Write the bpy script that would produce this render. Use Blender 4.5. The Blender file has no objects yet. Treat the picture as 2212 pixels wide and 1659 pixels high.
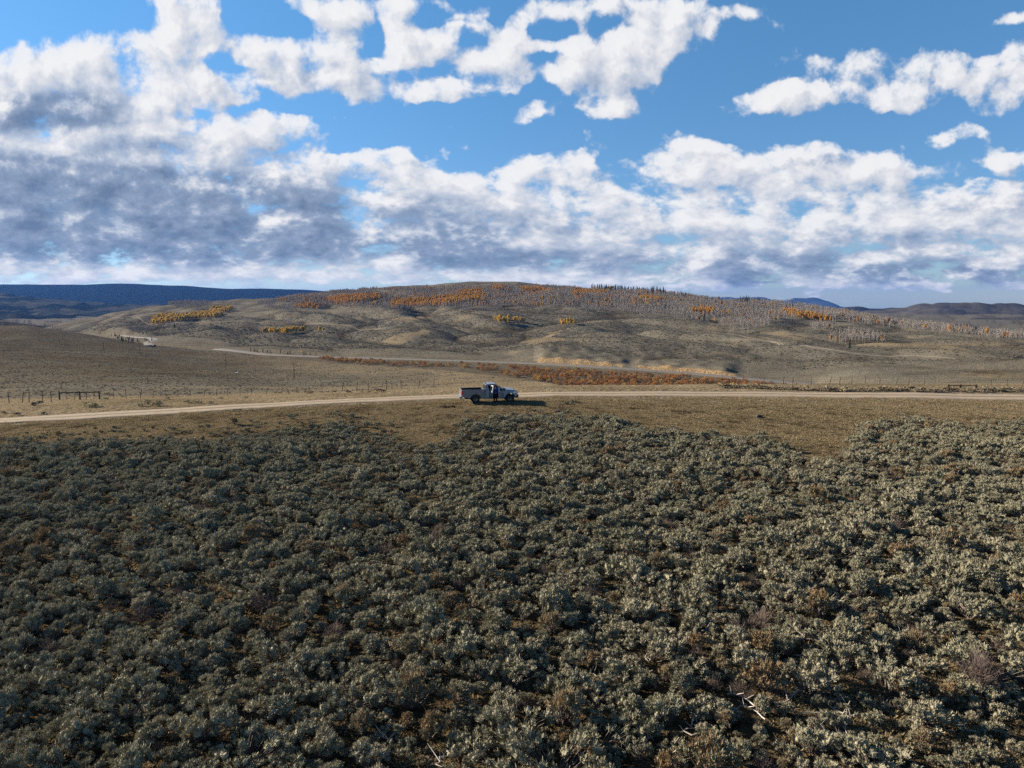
import bpy, bmesh, math, random
import numpy as np
from mathutils import Vector, Matrix

# ---------------------------------------------------------------- camera, world, sun, exposure
R = math.radians
PITCH, FPX, CXP, CYP, ZC = 6.94, 1562.0, 1106.0, 829.5, 10.0     # photo measured at 2212 x 1659
SUN_AZ, SUN_EL = -69.0, 19.0                                      # degrees from +Y (left negative), elevation
scene = bpy.context.scene
col = scene.collection
cam_d = bpy.data.cameras.new('camera'); cam = bpy.data.objects.new('camera', cam_d); col.objects.link(cam)
cam.location = (0, 0, ZC); cam.rotation_euler = (R(90 - PITCH), 0, 0)
cam_d.sensor_width = 36; cam_d.lens = 36 * FPX / 2212; cam_d.clip_start = .1; cam_d.clip_end = 60000
scene.camera = cam
scene.view_settings.view_transform = 'Standard'; scene.view_settings.look = 'None'
scene.view_settings.gamma = 1; scene.view_settings.exposure = 1.5
scene.render.engine = 'CYCLES'
try:
    scene.cycles.use_denoising = False
    scene.cycles.denoising_input_passes = 'RGB_ALBEDO_NORMAL'
    scene.cycles.denoising_prefilter = 'ACCURATE'
except Exception: pass
scene.cycles.max_bounces = 4; scene.cycles.diffuse_bounces = 2; scene.cycles.glossy_bounces = 2
scene.cycles.transmission_bounces = 3; scene.cycles.transparent_max_bounces = 6; scene.cycles.volume_bounces = 0
scene.cycles.use_adaptive_sampling = True; scene.cycles.adaptive_threshold = 0.006

sd = bpy.data.lights.new('sun', 'SUN'); so = bpy.data.objects.new('sun', sd); col.objects.link(so)
sd.energy = 5.0; sd.angle = R(0.55); sd.color = (1.0, .85, .66)
SUNV = Vector((math.sin(R(SUN_AZ)) * math.cos(R(SUN_EL)), math.cos(R(SUN_AZ)) * math.cos(R(SUN_EL)), math.sin(R(SUN_EL))))
so.rotation_euler = SUNV.to_track_quat('Z', 'Y').to_euler()
so.location = (-60, 30, 40)

# ---- small node helper
class NT:
    def __init__(s, nt): s.nt = nt; s.n = nt.nodes; s.l = nt.links
    def new(s, t, **kw):
        n = s.n.new(t)
        for k, v in kw.items(): setattr(n, k, v)
        return n
    def put(s, sock, v):
        if isinstance(v, bpy.types.NodeSocket): s.l.new(v, sock)
        elif v is not None: sock.default_value = v
    def math(s, op, a, b=None, c=None, clamp=False):
        n = s.new('ShaderNodeMath', operation=op); n.use_clamp = clamp
        for i, v in enumerate((a, b, c)): s.put(n.inputs[i], v) if v is not None else None
        return n.outputs[0]
    def vec(s, op, a, b=None, c=None, out=0):
        n = s.new('ShaderNodeVectorMath', operation=op)
        for i, v in enumerate((a, b, c)):
            if v is not None: s.put(n.inputs[i], v)
        return n.outputs[out]
    def mix(s, f, a, b, blend='MIX'):
        n = s.new('ShaderNodeMix', data_type='RGBA', blend_type=blend)
        s.put(n.inputs[0], f); s.put(n.inputs[6], a); s.put(n.inputs[7], b)
        return n.outputs[2]
    def mapr(s, v, a, b, c=0.0, d=1.0, smooth=False, clamp=True):
        n = s.new('ShaderNodeMapRange'); n.clamp = clamp; n.interpolation_type = 'SMOOTHSTEP' if smooth else 'LINEAR'
        s.put(n.inputs[0], v)
        for i, x in enumerate((a, b, c, d)): s.put(n.inputs[i + 1], x)
        return n.outputs[0]
    def noise(s, vec, scale, detail=4, rough=.55, dist=0.0, dims='3D'):
        n = s.new('ShaderNodeTexNoise', noise_dimensions=dims)
        s.put(n.inputs['Vector'], vec); s.put(n.inputs['Scale'], scale)
        n.inputs['Detail'].default_value = detail; n.inputs['Roughness'].default_value = rough
        n.inputs['Distortion'].default_value = dist
        return n.outputs[0]
    def comb(s, x, y, z=0.0):
        n = s.new('ShaderNodeCombineXYZ')
        for i, v in enumerate((x, y, z)): s.put(n.inputs[i], v)
        return n.outputs[0]
def c4(r, g, b): return (r, g, b, 1.0)

def pix_uv(X, Y):            # photo pixel -> (x/y, z/y) of the world direction
    p = R(PITCH); a = (np.asarray(X, float) - CXP) / FPX; b = (CYP - np.asarray(Y, float)) / FPX
    dy = math.cos(p) + b * math.sin(p); dz = -math.sin(p) + b * math.cos(p)
    return a / dy, dz / dy

# ---- sky: Nishita plus cloud field; the large layout of the clouds is a low-rank table held in curve nodes
U0, U1, V0, V1, NU, NV = -.85, .85, -.02, .46, 72, 48
def soft_map(blobs, base=0.0):
    uu, vv = np.meshgrid(np.linspace(U0, U1, NU), np.linspace(V0, V1, NV))
    out = np.full(uu.shape, base)
    for X, Y, rx, ry, val in sorted(blobs, key=lambda b_: b_[4] <= 0):
        u, v = pix_uv(X, Y)
        d = np.sqrt(((uu - u) / (rx / FPX * 1.02)) ** 2 + ((vv - v) / (ry / FPX * 1.02)) ** 2)
        w = 1 / (1 + np.exp((d - 1.0) * 4.5))
        out = out + (max(val, -.05) - out) * w * .72 if val <= 0 else np.maximum(out, out + (val - out) * w)
    return out
COV = [(390,20,70,45,1),(430,80,85,45,1),(280,90,110,28,.9),(20,130,60,35,1),(130,145,120,32,1),(240,170,140,60,1),
 (650,125,170,55,1),(700,165,130,35,1),(560,45,80,30,-.45),(930,42,34,22,-.35),(1015,90,36,20,-.4),(1200,66,34,18,-.35),(1300,62,40,16,-.3),(1190,130,40,18,-.45),(805,95,30,34,-.4),(480,150,36,22,-.3),(1120,215,60,20,-.3),(960,150,30,14,-.3),(1060,30,30,30,-.3),(640,5,40,22,.8),(720,30,60,28,.9),(880,20,90,32,.95),(960,65,100,42,1),(870,110,100,45,1),
 (1060,120,85,38,1),(900,200,65,24,.95),(1010,192,90,28,1),(790,207,32,18,.8),(200,220,230,85,1),(430,200,80,60,1),(450,255,90,48,1),
 (330,300,180,45,1),(100,310,170,60,1),(610,275,85,30,1),(745,267,36,18,.9),(925,340,26,26,.62),(250,380,320,60,1),(480,400,170,50,1),(650,372,180,42,1),
 (760,352,130,28,1),(200,480,380,90,1.25),(500,500,330,60,1.2),(100,400,260,60,1.2),(90,250,160,60,1.15),(500,490,260,70,1),(750,440,210,65,1),(900,410,120,40,1),(960,480,150,60,1),(975,385,45,22,.8),
 (1180,385,95,55,1),(1120,430,80,55,1),(1230,370,45,35,1),(1100,500,300,60,1),(1300,520,220,70,1),(1500,490,220,50,.95),(1450,430,150,22,.8),
 (1700,500,300,60,.95),(1950,510,300,60,.95),(2180,470,200,70,.95),(2000,570,330,40,.9),(1700,575,320,40,.9),(1400,590,330,35,.95),(900,560,420,45,.95),
 (1231,28,100,34,1),(1331,28,110,36,1),(1410,25,85,26,1),(1146,68,65,42,1),(1235,92,100,44,1),(1356,85,120,42,1),(1440,105,115,42,1),(1535,82,60,24,.85),
 (1256,165,90,36,1),(1340,160,110,42,1),(1325,232,52,36,1),(1136,155,48,28,1),(1146,246,42,12,.8),(1571,35,48,15,.75),(1606,120,28,13,.7),
 (1781,118,110,27,.78),(1790,150,65,18,.7),(1666,215,100,30,1),(1781,203,95,26,1),(1926,218,82,32,1),(2096,140,150,50,.8),(2190,200,90,42,.8),(1990,130,90,22,.7),
 (2185,47,45,13,.85),(2096,293,80,20,.85),(2175,345,70,25,.9),(1448,358,72,52,1),(1500,322,50,34,1),(1606,372,120,30,1),(1756,340,170,34,1),(1881,375,130,34,.95),
 (1606,425,200,24,.75),(1900,440,300,26,.8),(2150,415,150,20,.8),(60,45,18,8,.5),(245,22,30,12,.5),
 (700,236,220,9,-.1),(1150,300,110,24,-.3),(830,285,150,26,-.1),(1350,290,60,30,-.3),(1700,290,200,22,-.3),(1500,190,60,60,-.2),(1900,90,300,20,-.1),(1950,270,120,16,-.2),(80,40,130,50,-.3),(230,560,300,30,.85),(300,595,500,14,.85),(60,600,200,10,.62),(1500,620,900,14,.72),(700,606,200,12,.72),(150,618,160,8,.5),(420,618,180,10,.45),(300,560,280,14,.55),(1500,540,400,60,.97),(1900,560,400,60,.95),(600,545,400,50,.95),(1100,585,300,25,.9)]
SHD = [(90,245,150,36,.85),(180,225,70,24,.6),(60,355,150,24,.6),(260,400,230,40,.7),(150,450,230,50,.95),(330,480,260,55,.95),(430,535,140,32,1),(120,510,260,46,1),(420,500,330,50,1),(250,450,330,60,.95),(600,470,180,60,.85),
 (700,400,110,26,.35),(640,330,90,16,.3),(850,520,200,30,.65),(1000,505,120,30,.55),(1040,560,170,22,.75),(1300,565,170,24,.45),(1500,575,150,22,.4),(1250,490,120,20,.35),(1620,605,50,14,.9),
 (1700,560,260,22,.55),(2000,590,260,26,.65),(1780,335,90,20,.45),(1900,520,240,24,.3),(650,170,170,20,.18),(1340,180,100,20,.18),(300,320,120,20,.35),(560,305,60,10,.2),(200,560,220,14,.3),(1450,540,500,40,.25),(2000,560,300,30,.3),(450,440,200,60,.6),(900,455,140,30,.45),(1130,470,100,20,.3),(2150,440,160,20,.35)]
def factor(M, rank):
    mean = M.mean(); Uq, S, Vt = np.linalg.svd(M - mean, full_matrices=False)
    return mean, [(Uq[:, i] * math.sqrt(S[i]), Vt[i] * math.sqrt(S[i])) for i in range(rank)]
def table_group(name, M, rank):
    g = bpy.data.node_groups.new(name, 'ShaderNodeTree')
    g.interface.new_socket('u', in_out='INPUT', socket_type='NodeSocketFloat')
    g.interface.new_socket('v', in_out='INPUT', socket_type='NodeSocketFloat')
    g.interface.new_socket('value', in_out='OUTPUT', socket_type='NodeSocketFloat')
    t = NT(g); gi = t.new('NodeGroupInput'); go = t.new('NodeGroupOutput')
    mean, fac = factor(M, rank)
    vu = t.comb(gi.outputs[0], gi.outputs[0], gi.outputs[0]); vv = t.comb(gi.outputs[1], gi.outputs[1], gi.outputs[1])
    acc = None
    def curve(inp, funcs):
        n = t.new('ShaderNodeRGBCurve'); m = n.mapping; m.use_clip = False; m.extend = 'HORIZONTAL'
        lo = [float(f.min()) for f in funcs]; hi = [float(f.max()) for f in funcs]
        for ch, f in enumerate(funcs):
            c = m.curves[ch]; k = len(f)
            y = (f - lo[ch]) / max(hi[ch] - lo[ch], 1e-9)
            while len(c.points) < k: c.points.new(.5, .5)
            for i in range(k):
                c.points[i].location = (i / (k - 1), float(y[i])); c.points[i].handle_type = 'AUTO_CLAMPED'
        m.update(); t.put(n.inputs[1], inp)
        return t.vec('MULTIPLY_ADD', n.outputs[0], tuple(h - l for h, l in zip(hi, lo)), tuple(lo))
    for k in range(0, rank, 3):
        fv = curve(vv, [fac[k + j][0] for j in range(3)]); fu = curve(vu, [fac[k + j][1] for j in range(3)])
        d = t.vec('DOT_PRODUCT', fv, fu, out=1)
        acc = d if acc is None else t.math('ADD', acc, d)
    t.l.new(t.math('ADD', acc, mean), go.inputs[0])
    return g
world = bpy.data.worlds.new('World'); scene.world = world; world.use_nodes = True
world.node_tree.nodes.clear(); w = NT(world.node_tree)
gcov = table_group('cloud_cover', soft_map(COV), 21); gshd = table_group('cloud_shade', soft_map(SHD), 12)  # second table is cloud shade, painted into the sky colour
gd = bpy.data.node_groups.new('cloud_density', 'ShaderNodeTree')
gd.interface.new_socket('uv', in_out='INPUT', socket_type='NodeSocketVector')
gd.interface.new_socket('density', in_out='OUTPUT', socket_type='NodeSocketFloat')
t = NT(gd); gi = t.new('NodeGroupInput'); go = t.new('NodeGroupOutput')
sp = t.new('ShaderNodeSeparateXYZ'); t.l.new(gi.outputs[0], sp.inputs[0])
vp = t.math('MAXIMUM', t.math('ADD', sp.outputs[1], .12), .02)
q = t.comb(t.math('MULTIPLY', sp.outputs[0], 2.3), t.math('MULTIPLY', t.math('LOGARITHM', vp, 2.71828), .95))
n1 = t.noise(q, 5.4, 11, .60, .12, '2D')
n0 = t.noise(q, 2.6, 2, .5, 0, '2D')
wn = t.new('ShaderNodeTexNoise', noise_dimensions='2D'); t.l.new(q, wn.inputs['Vector']); wn.inputs['Scale'].default_value = 7; wn.inputs['Detail'].default_value = 4
vq = t.vec('ADD', q, t.vec('MULTIPLY', t.vec('SUBTRACT', wn.outputs[1], (.5, .5, .5)), (.16, .16, 0)))
vo = t.new('ShaderNodeTexVoronoi', voronoi_dimensions='2D', feature='SMOOTH_F1'); t.l.new(vq, vo.inputs['Vector']); vo.inputs['Scale'].default_value = 11; vo.inputs['Detail'].default_value = 2.5; vo.inputs['Roughness'].default_value = .5; vo.inputs['Smoothness'].default_value = .35
puff = t.math('SUBTRACT', .42, vo.outputs['Distance'])
off = t.vec('MULTIPLY', t.vec('SUBTRACT', wn.outputs[1], (.5, .5, .5)), (.075, .045, 0))
sp2 = t.new('ShaderNodeSeparateXYZ'); t.l.new(t.vec('ADD', gi.outputs[0], off), sp2.inputs[0])
cg = t.new('ShaderNodeGroup', node_tree=gcov)
t.l.new(t.mapr(sp2.outputs[0], U0, U1), cg.inputs[0]); t.l.new(t.mapr(sp2.outputs[1], V0, V1), cg.inputs[1])
d = t.math('MULTIPLY_ADD', t.mapr(cg.outputs[0], .1, .8, clamp=False), .66, t.math('MULTIPLY', t.math('SUBTRACT', n1, .5), 1.8))
d = t.math('ADD', d, t.math('MULTIPLY', puff, .30))
d = t.math('ADD', d, t.math('MULTIPLY', t.math('SUBTRACT', n0, .5), .30))
d = t.math('ADD', d, t.math('MULTIPLY', t.math('SUBTRACT', t.noise(q, 24, 4, .6, 0, '2D'), .5), .28))
t.l.new(t.math('SUBTRACT', d, .29), go.inputs[0])
tc = w.new('ShaderNodeTexCoord'); D = tc.outputs['Generated']
sp = w.new('ShaderNodeSeparateXYZ'); w.l.new(D, sp.inputs[0])
yy = w.math('MAXIMUM', sp.outputs[1], .08)      # clouds kept ahead; unseen sky overhead and behind opened to cut fill light
uv = w.comb(w.math('DIVIDE', sp.outputs[0], yy), w.math('DIVIDE', sp.outputs[2], yy))
d0 = w.new('ShaderNodeGroup', node_tree=gd); w.l.new(uv, d0.inputs[0])
d1 = w.new('ShaderNodeGroup', node_tree=gd); w.l.new(w.vec('ADD', uv, (-.018, .016, 0)), d1.inputs[0])
sp3 = w.new('ShaderNodeSeparateXYZ'); w.l.new(uv, sp3.inputs[0])
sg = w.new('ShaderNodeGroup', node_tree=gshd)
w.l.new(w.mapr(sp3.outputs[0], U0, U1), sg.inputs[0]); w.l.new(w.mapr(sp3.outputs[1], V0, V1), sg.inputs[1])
alpha = w.mapr(d0.outputs[0], -.12, .34, smooth=True)
alpha = w.math('MULTIPLY', alpha, w.mapr(d0.outputs[0], 0, .6, .86, 1.0))
alpha = w.math('MULTIPLY', alpha, w.math('MULTIPLY', w.mapr(sp.outputs[1], .15, .5), w.mapr(sp.outputs[2], .40, .62, 1.0, .12)))   # clouds thinned out of view, overhead and behind, for less fill light
relief = w.math('SUBTRACT', d0.outputs[0], d1.outputs[0])
thick = w.mapr(d0.outputs[0], .15, .9)
lum = w.math('MULTIPLY_ADD', relief, .62, w.math('MULTIPLY_ADD', thick, -.12, .87))
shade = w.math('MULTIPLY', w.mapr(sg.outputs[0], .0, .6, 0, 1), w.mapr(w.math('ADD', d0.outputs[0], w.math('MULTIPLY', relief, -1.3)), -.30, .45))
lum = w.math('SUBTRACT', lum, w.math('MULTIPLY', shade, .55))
lum = w.math('MINIMUM', w.math('MAXIMUM', lum, .02), 1.0)
cr = w.new('ShaderNodeValToRGB'); w.l.new(lum, cr.inputs[0]); e = cr.color_ramp.elements
e[0].position = 0; e[0].color = c4(.135, .20, .33); e[1].position = 1.0; e[1].color = c4(.90, .90, .91)
x = e.new(.30); x.color = c4(.27, .35, .50); x = e.new(.60); x.color = c4(.52, .58, .69); x = e.new(.84); x.color = c4(.76, .77, .81)
sky = w.new('ShaderNodeTexSky', sky_type='NISHITA'); sky.sun_disc = False
sky.sun_elevation = R(SUN_EL); sky.sun_rotation = R(SUN_AZ)
sky.altitude = 2600; sky.air_density = 1.0; sky.dust_density = .25; sky.ozone_density = 2.5
EXPO = 2.828; SKY_STR = .05
tint = w.mix(w.mapr(sp.outputs[2], 0, .38), c4(.60, .66, .79), c4(.78, 1.26, 1.36))
tint = w.mix(w.mapr(sp.outputs[2], .42, .8), tint, c4(.50, .68, .72))      # unseen zenith darkened to lower the sky fill and raise contrast
skc = w.mix(1.0, sky.outputs[0], tint, 'MULTIPLY')
clc = w.vec('SCALE', cr.outputs[0]); clc.node.inputs['Scale'].default_value = 1 / SKY_STR / EXPO
out = w.mix(alpha, skc, clc)
bg = w.new('ShaderNodeBackground'); w.l.new(out, bg.inputs[0]); bg.inputs[1].default_value = SKY_STR
wo = w.new('ShaderNodeOutputWorld'); w.l.new(bg.outputs[0], wo.inputs[0])
world.cycles.sampling_method = 'MANUAL'; world.cycles.sample_map_resolution = 512
# ---------------------------------------------------------------- helpers
rng = np.random.default_rng(7); random.seed(7)
def tag(o, label=None, cat=None, group=None, kind=None):
    for k, v in (('label', label), ('category', cat), ('group', group), ('kind', kind)):
        if v: o[k] = v
    return o
def link(o, parent=None, c=None):
    (c or col).objects.link(o)
    if parent: o.parent = parent
    return o
def empty(name, loc, rz=0):
    o = bpy.data.objects.new(name, None); o.empty_display_size = .2; o.location = loc; o.rotation_euler = (0, 0, rz)
    return link(o)
def mesh_np(name, V, F, mat, smooth=False):
    """V (n,3), F (m,k) arrays of one face size"""
    me = bpy.data.meshes.new(name); V = np.asarray(V, np.float32); F = np.asarray(F, np.int32)
    me.vertices.add(len(V)); me.vertices.foreach_set('co', V.ravel())
    k = F.shape[1]; me.loops.add(F.size); me.loops.foreach_set('vertex_index', F.ravel())
    me.polygons.add(len(F)); me.polygons.foreach_set('loop_start', np.arange(0, F.size, k, dtype=np.int32))
    me.polygons.foreach_set('use_smooth', np.full(len(F), smooth))
    me.update(calc_edges=True); me.materials.append(mat)
    return me
def attr_col(me, name, rgb):
    a = me.color_attributes.new(name, 'FLOAT_COLOR', 'POINT'); b = np.ones((len(rgb), 4), np.float32); b[:, :3] = rgb
    a.data.foreach_set('color', b.ravel())
_tab = rng.random((256, 256, 2)) * 2 - 1; _tab /= np.linalg.norm(_tab, axis=2, keepdims=True) + 1e-9
def perlin(x, y):
    xi = np.floor(x).astype(int); yi = np.floor(y).astype(int); xf = x - xi; yf = y - yi
    u = xf * xf * xf * (xf * (xf * 6 - 15) + 10); v = yf * yf * yf * (yf * (yf * 6 - 15) + 10)
    def g(a, b, dx, dy):
        t_ = _tab[(xi + a) & 255, (yi + b) & 255]; return t_[..., 0] * dx + t_[..., 1] * dy
    a = g(0, 0, xf, yf); b = g(1, 0, xf - 1, yf); c = g(0, 1, xf, yf - 1); d = g(1, 1, xf - 1, yf - 1)
    return ((a + (b - a) * u) * (1 - v) + (c + (d - c) * u) * v) * 1.5
def fbm(x, y, o=4, r=.5):
    s = 0; a = 1; n = 0
    for i in range(o): s = s + a * perlin(x + 17.3 * i, y - 9.1 * i); n += a; a *= r; x = x * 2.03; y = y * 2.03
    return s / n
def sstep(a, b, x): t_ = np.clip((x - a) / (b - a), 0, 1); return t_ * t_ * (3 - 2 * t_)
def ray(X, Y):               # azimuth and slope of the ray through a photo pixel
    u, v = pix_uv(X, Y); return np.arctan(u), v / np.sqrt(1 + u * u)
def project(x, y, z):        # world -> photo pixel
    p = R(PITCH); x = np.asarray(x, float); zz = np.asarray(z, float) - ZC; y = np.asarray(y, float)
    dep = y * math.cos(p) - zz * math.sin(p); up = y * math.sin(p) + zz * math.cos(p)
    dep = np.where(np.abs(dep) < 1e-3, 1e-3, dep)
    return CXP + FPX * x / dep, CYP - FPX * up / dep
def in_poly(X, Y, poly):
    ins = np.zeros(np.shape(X), bool); n = len(poly)
    for i in range(n):
        x0, y0 = poly[i]; x1, y1 = poly[(i + 1) % n]
        if y0 == y1: continue
        c = ((y0 > Y) != (y1 > Y)) & (X < (x1 - x0) * (Y - y0) / (y1 - y0) + x0); ins ^= c
    return ins

# ---------------------------------------------------------------- terrain from surveyed lines: (X pixel, Y pixel or 'z', depth along the view)
def P(X, Y, D):
    a, s = ray(X, Y); r = D / math.cos(a); return (a, r, ZC + r * s)
def Q(X, D, z):
    a, _ = ray(X, 760); return (a, D / math.cos(a), z)
LINES = [
 ([Q(-600, 4, 0), Q(2800, 4, 0)], .0),
 ([Q(-600, 45, 0), Q(2800, 45, 0)], .05),
 ([Q(-600, 50, 0), Q(0, 56.5, 0), Q(600, 66, 0), Q(1100, 71, 0), Q(1700, 71.5, 0), Q(2212, 70.5, 0), Q(2800, 69, 0)], .06),
 ([P(-600, 925, 54.5), P(0, 901, 59.5), P(300, 884, 64), P(600, 868, 70), P(1100, 849, 75.5), P(1700, 844, 77), P(2212, 847, 76), P(2800, 849, 75)], .06),
 ([P(-600, 885, 108), P(0, 870, 113), P(215, 863, 118), P(466, 854, 130), P(696, 847, 145), P(936, 844.5, 150), P(1100, 842.5, 135), P(1400, 840.5, 122), P(1691, 839.5, 125), P(2048, 837.5, 130), P(2800, 836, 130)], .12),
 ([P(-600, 810, 230), P(0, 800, 240), P(300, 810, 230), P(551, 822, 225), P(850, 830, 200), P(1000, 833, 190), P(1150, 836, 165), P(1300, 841, 142), P(1400, 844, 140), P(1691, 844, 142), P(2048, 841, 147), P(2800, 840, 147)], .7),
 ([P(-600, 745, 450), P(0, 745, 430), P(200, 758, 430), P(350, 775, 400), P(551, 791, 370), P(700, 802, 320), P(850, 808, 280), P(1000, 813, 245), P(1131, 829, 190), P(1200, 838, 160), Q(1300, 156, -13), Q(1500, 158, -14), Q(2212, 160, -13), Q(2800, 160, -13)], 1.5),
 ([P(-600, 700, 720), P(0, 704, 700), P(60, 703, 690), P(150, 717, 660), P(330, 747, 580), P(430, 761, 520), P(560, 768, 480), P(747, 786, 380), P(843, 792, 340), P(939, 796, 310), P(1051, 808.6, 255), P(1131, 822, 205), P(1200, 836, 172), Q(1300, 176, -20), Q(1500, 178, -20), Q(1900, 176, -16), Q(2212, 176, -15), Q(2800, 176, -15)], .6),
 ([Q(-600, 900, -40), Q(0, 900, -42), Q(330, 640, -33), Q(560, 494, -30.3), Q(747, 410, -30.6), Q(939, 345, -31), Q(1051, 290, -31), Q(1131, 242, -31), Q(1300, 205, -31), Q(1700, 205, -31), Q(1900, 195, -21), Q(2212, 190, -18), Q(2800, 190, -17)], .2),
 ([Q(-600, 1000, -42), Q(0, 1000, -42), Q(200, 900, -40), P(330, 741, 640), P(560, 767.5, 500), P(700, 773, 480), P(900, 778.5, 460), P(1100, 785, 435), P(1300, 795.5, 400), P(1500, 810, 365), P(1600, 820, 343), P(1700, 829, 322), P(1760, 834.5, 314), P(1900, 838, 240), Q(2212, 205, -18), Q(2800, 205, -18)], .0),
 ([Q(-600, 1015, -42), Q(0, 1015, -42), Q(200, 915, -39.8), P(330, 739, 655), P(560, 765.5, 513), P(700, 771, 493), P(900, 776.5, 472), P(1100, 782.5, 447), P(1300, 792.5, 412), P(1500, 807, 377), P(1600, 817, 355), P(1700, 826, 334), P(1760, 832, 325), P(1900, 833, 256), P(2212, 833, 215), P(2800, 833, 215)], .15),
 ([Q(-600, 1050, -42), Q(0, 1050, -42), Q(200, 960, -38), P(330, 731, 700), P(560, 756, 560), P(700, 760, 530), P(900, 765, 505), P(1100, 770, 480), P(1200, 771, 455), P(1300, 780, 440), P(1500, 795, 398), P(1600, 808, 378), P(1700, 815, 360), P(1760, 818, 350), P(1900, 820, 285), P(2212, 820, 245), P(2800, 820, 245)], 1.2),
 ([Q(-600, 1120, -45), Q(0, 1120, -45), P(150, 715, 1000), P(250, 710, 850), P(330, 714, 800), P(560, 732, 680), P(800, 738, 640), P(1100, 738, 610), P(1400, 748, 560), P(1600, 758, 520), P(1700, 764, 480), P(1900, 778, 400), P(2212, 779, 340), P(2800, 779, 340)], 4.5),
 ([Q(-600, 1180, -48), Q(0, 1180, -48), P(150, 709, 1100), P(250, 690, 1050), P(330, 690, 1000), P(560, 692, 900), P(800, 692, 860), P(1100, 693, 820), P(1400, 702, 750), P(1600, 712, 720), P(1800, 728, 600), P(2000, 747, 500), P(2212, 752, 440), P(2800, 752, 440)], 5.5),
 ([Q(-600, 1240, -50), Q(0, 1240, -50), P(150, 706.5, 1190), P(250, 676, 1250), P(400, 666, 1250), P(560, 669, 1150), P(800, 665, 1050), P(1100, 665, 950), P(1350, 673, 900), P(1500, 683, 860), P(1650, 696, 840), P(1800, 705, 770), P(2000, 729, 620), P(2212, 741, 520), P(2800, 741, 520)], 4.5),
 ([Q(-600, 1290, -52), Q(0, 1290, -52), P(136, 707.5, 1260), P(250, 674, 1310), P(400, 657, 1400), P(560, 650, 1400), P(800, 636, 1350), P(1000, 625, 1350), P(1200, 633, 1250), P(1400, 645, 1200), P(1500, 655, 1120), P(1650, 664, 1100), P(1800, 683, 940), P(2000, 716, 740), P(2212, 736, 590), P(2800, 737, 590)], 4.0),
 ([Q(-600, 1350, -54), Q(0, 1350, -54), P(136, 709, 1300), P(251, 673, 1360), P(340, 660, 1450), P(401, 654.6, 1500), P(585, 645, 1650), P(714, 636, 1750), P(779, 623, 1750), P(923, 618, 1750), P(975, 611, 1750), P(997, 609, 1750), P(1067, 609, 1750), P(1118, 611, 1700), P(1327, 626, 1600), P(1437, 631, 1500), P(1503, 644, 1400), P(1555, 648, 1350), P(1600, 643.5, 1300), P(1640, 646, 1300), P(1665, 655, 1250), P(1723, 661, 1200), P(1811, 675, 1100), P(1868, 686, 1000), P(1943, 701, 900), P(2075, 719, 760), P(2163, 729, 680), P(2212, 732.5, 640), P(2800, 735, 640)], 1.6),
 ([Q(-600, 1550, -58), Q(0, 1550, -58), Q(300, 1700, -50), Q(700, 2050, -20), Q(1100, 2050, 0), Q(1600, 1600, -30), Q(2212, 900, -55), Q(2800, 900, -55)], 2.0),
 ([Q(-600, 3200, -75), Q(2800, 3200, -75)], 1.0)]
K = len(LINES); AZ0, AZ1, NAZ = R(-46), R(46), 1101
AZ = np.linspace(AZ0, AZ1, NAZ)
KR = np.zeros((K, NAZ)); KZ = np.zeros((K, NAZ)); AMP = np.array([l[1] for l in LINES])
def gsm(a, sig):
    if sig <= 0: return a
    k = np.arange(-int(3 * sig) - 1, int(3 * sig) + 2); g = np.exp(-.5 * (k / sig) ** 2); g /= g.sum()
    return np.convolve(np.pad(a, len(k) // 2, mode='edge'), g, 'valid')
for k, (pts, _) in enumerate(LINES):
    pts = sorted(pts); a = [p[0] for p in pts]
    sg = 3.5 if k in (7, 9, 10, 16) else 9
    KR[k] = gsm(np.interp(AZ, a, [p[1] for p in pts]), sg); KZ[k] = gsm(np.interp(AZ, a, [p[2] for p in pts]), sg)
for k in range(1, K): KR[k] = np.maximum(KR[k], KR[k - 1] + 3)
def pchip_eval(kr, kz, r):    # kr,kz (K,N); r (N,) -> z, segment index, fraction
    h = np.diff(kr, axis=0); d = np.diff(kz, axis=0) / h
    m = np.zeros_like(kz); same = d[:-1] * d[1:] > 0
    w1 = 2 * h[1:] + h[:-1]; w2 = h[1:] + 2 * h[:-1]
    with np.errstate(all='ignore'): hm = (w1 + w2) / (w1 / d[:-1] + w2 / d[1:])
    m[1:-1] = np.where(same, hm, 0); m[0] = d[0]; m[-1] = d[-1]
    r = np.clip(r, kr[0], kr[-1]); i = np.clip((kr <= r[None]).sum(0) - 1, 0, K - 2); c = np.arange(len(r))
    hh = h[i, c]; t_ = (r - kr[i, c]) / hh
    z = ((2*t_**3 - 3*t_**2 + 1) * kz[i, c] + (t_**3 - 2*t_**2 + t_) * hh * m[i, c] + (-2*t_**3 + 3*t_**2) * kz[i + 1, c] + (t_**3 - t_**2) * hh * m[i + 1, c])
    return z, i, t_
def relief(x, y, amp):
    xx = x + .35 * y; wx = 26 * perlin(x / 190 + 4, y / 190); wy = 26 * perlin(x / 190, y / 190 + 9)
    a = np.abs(perlin((xx + wx) / 120 + 3.1, (y + wy) / 190 + 1.7)); b = np.abs(perlin((xx + wx) / 48, (y + wy) / 66 + 5.2)); c = np.abs(perlin(x / 24, y / 30))
    return amp * (a * 2.6 - .75 + (b - .3) * .95 + (c - .3) * .12)
def kn(az):
    f = np.clip((az - AZ0) / (AZ1 - AZ0) * (NAZ - 1), 0, NAZ - 1.001); i = f.astype(int); t_ = f - i
    return KR[:, i] * (1 - t_) + KR[:, i + 1] * t_, KZ[:, i] * (1 - t_) + KZ[:, i + 1] * t_
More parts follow.
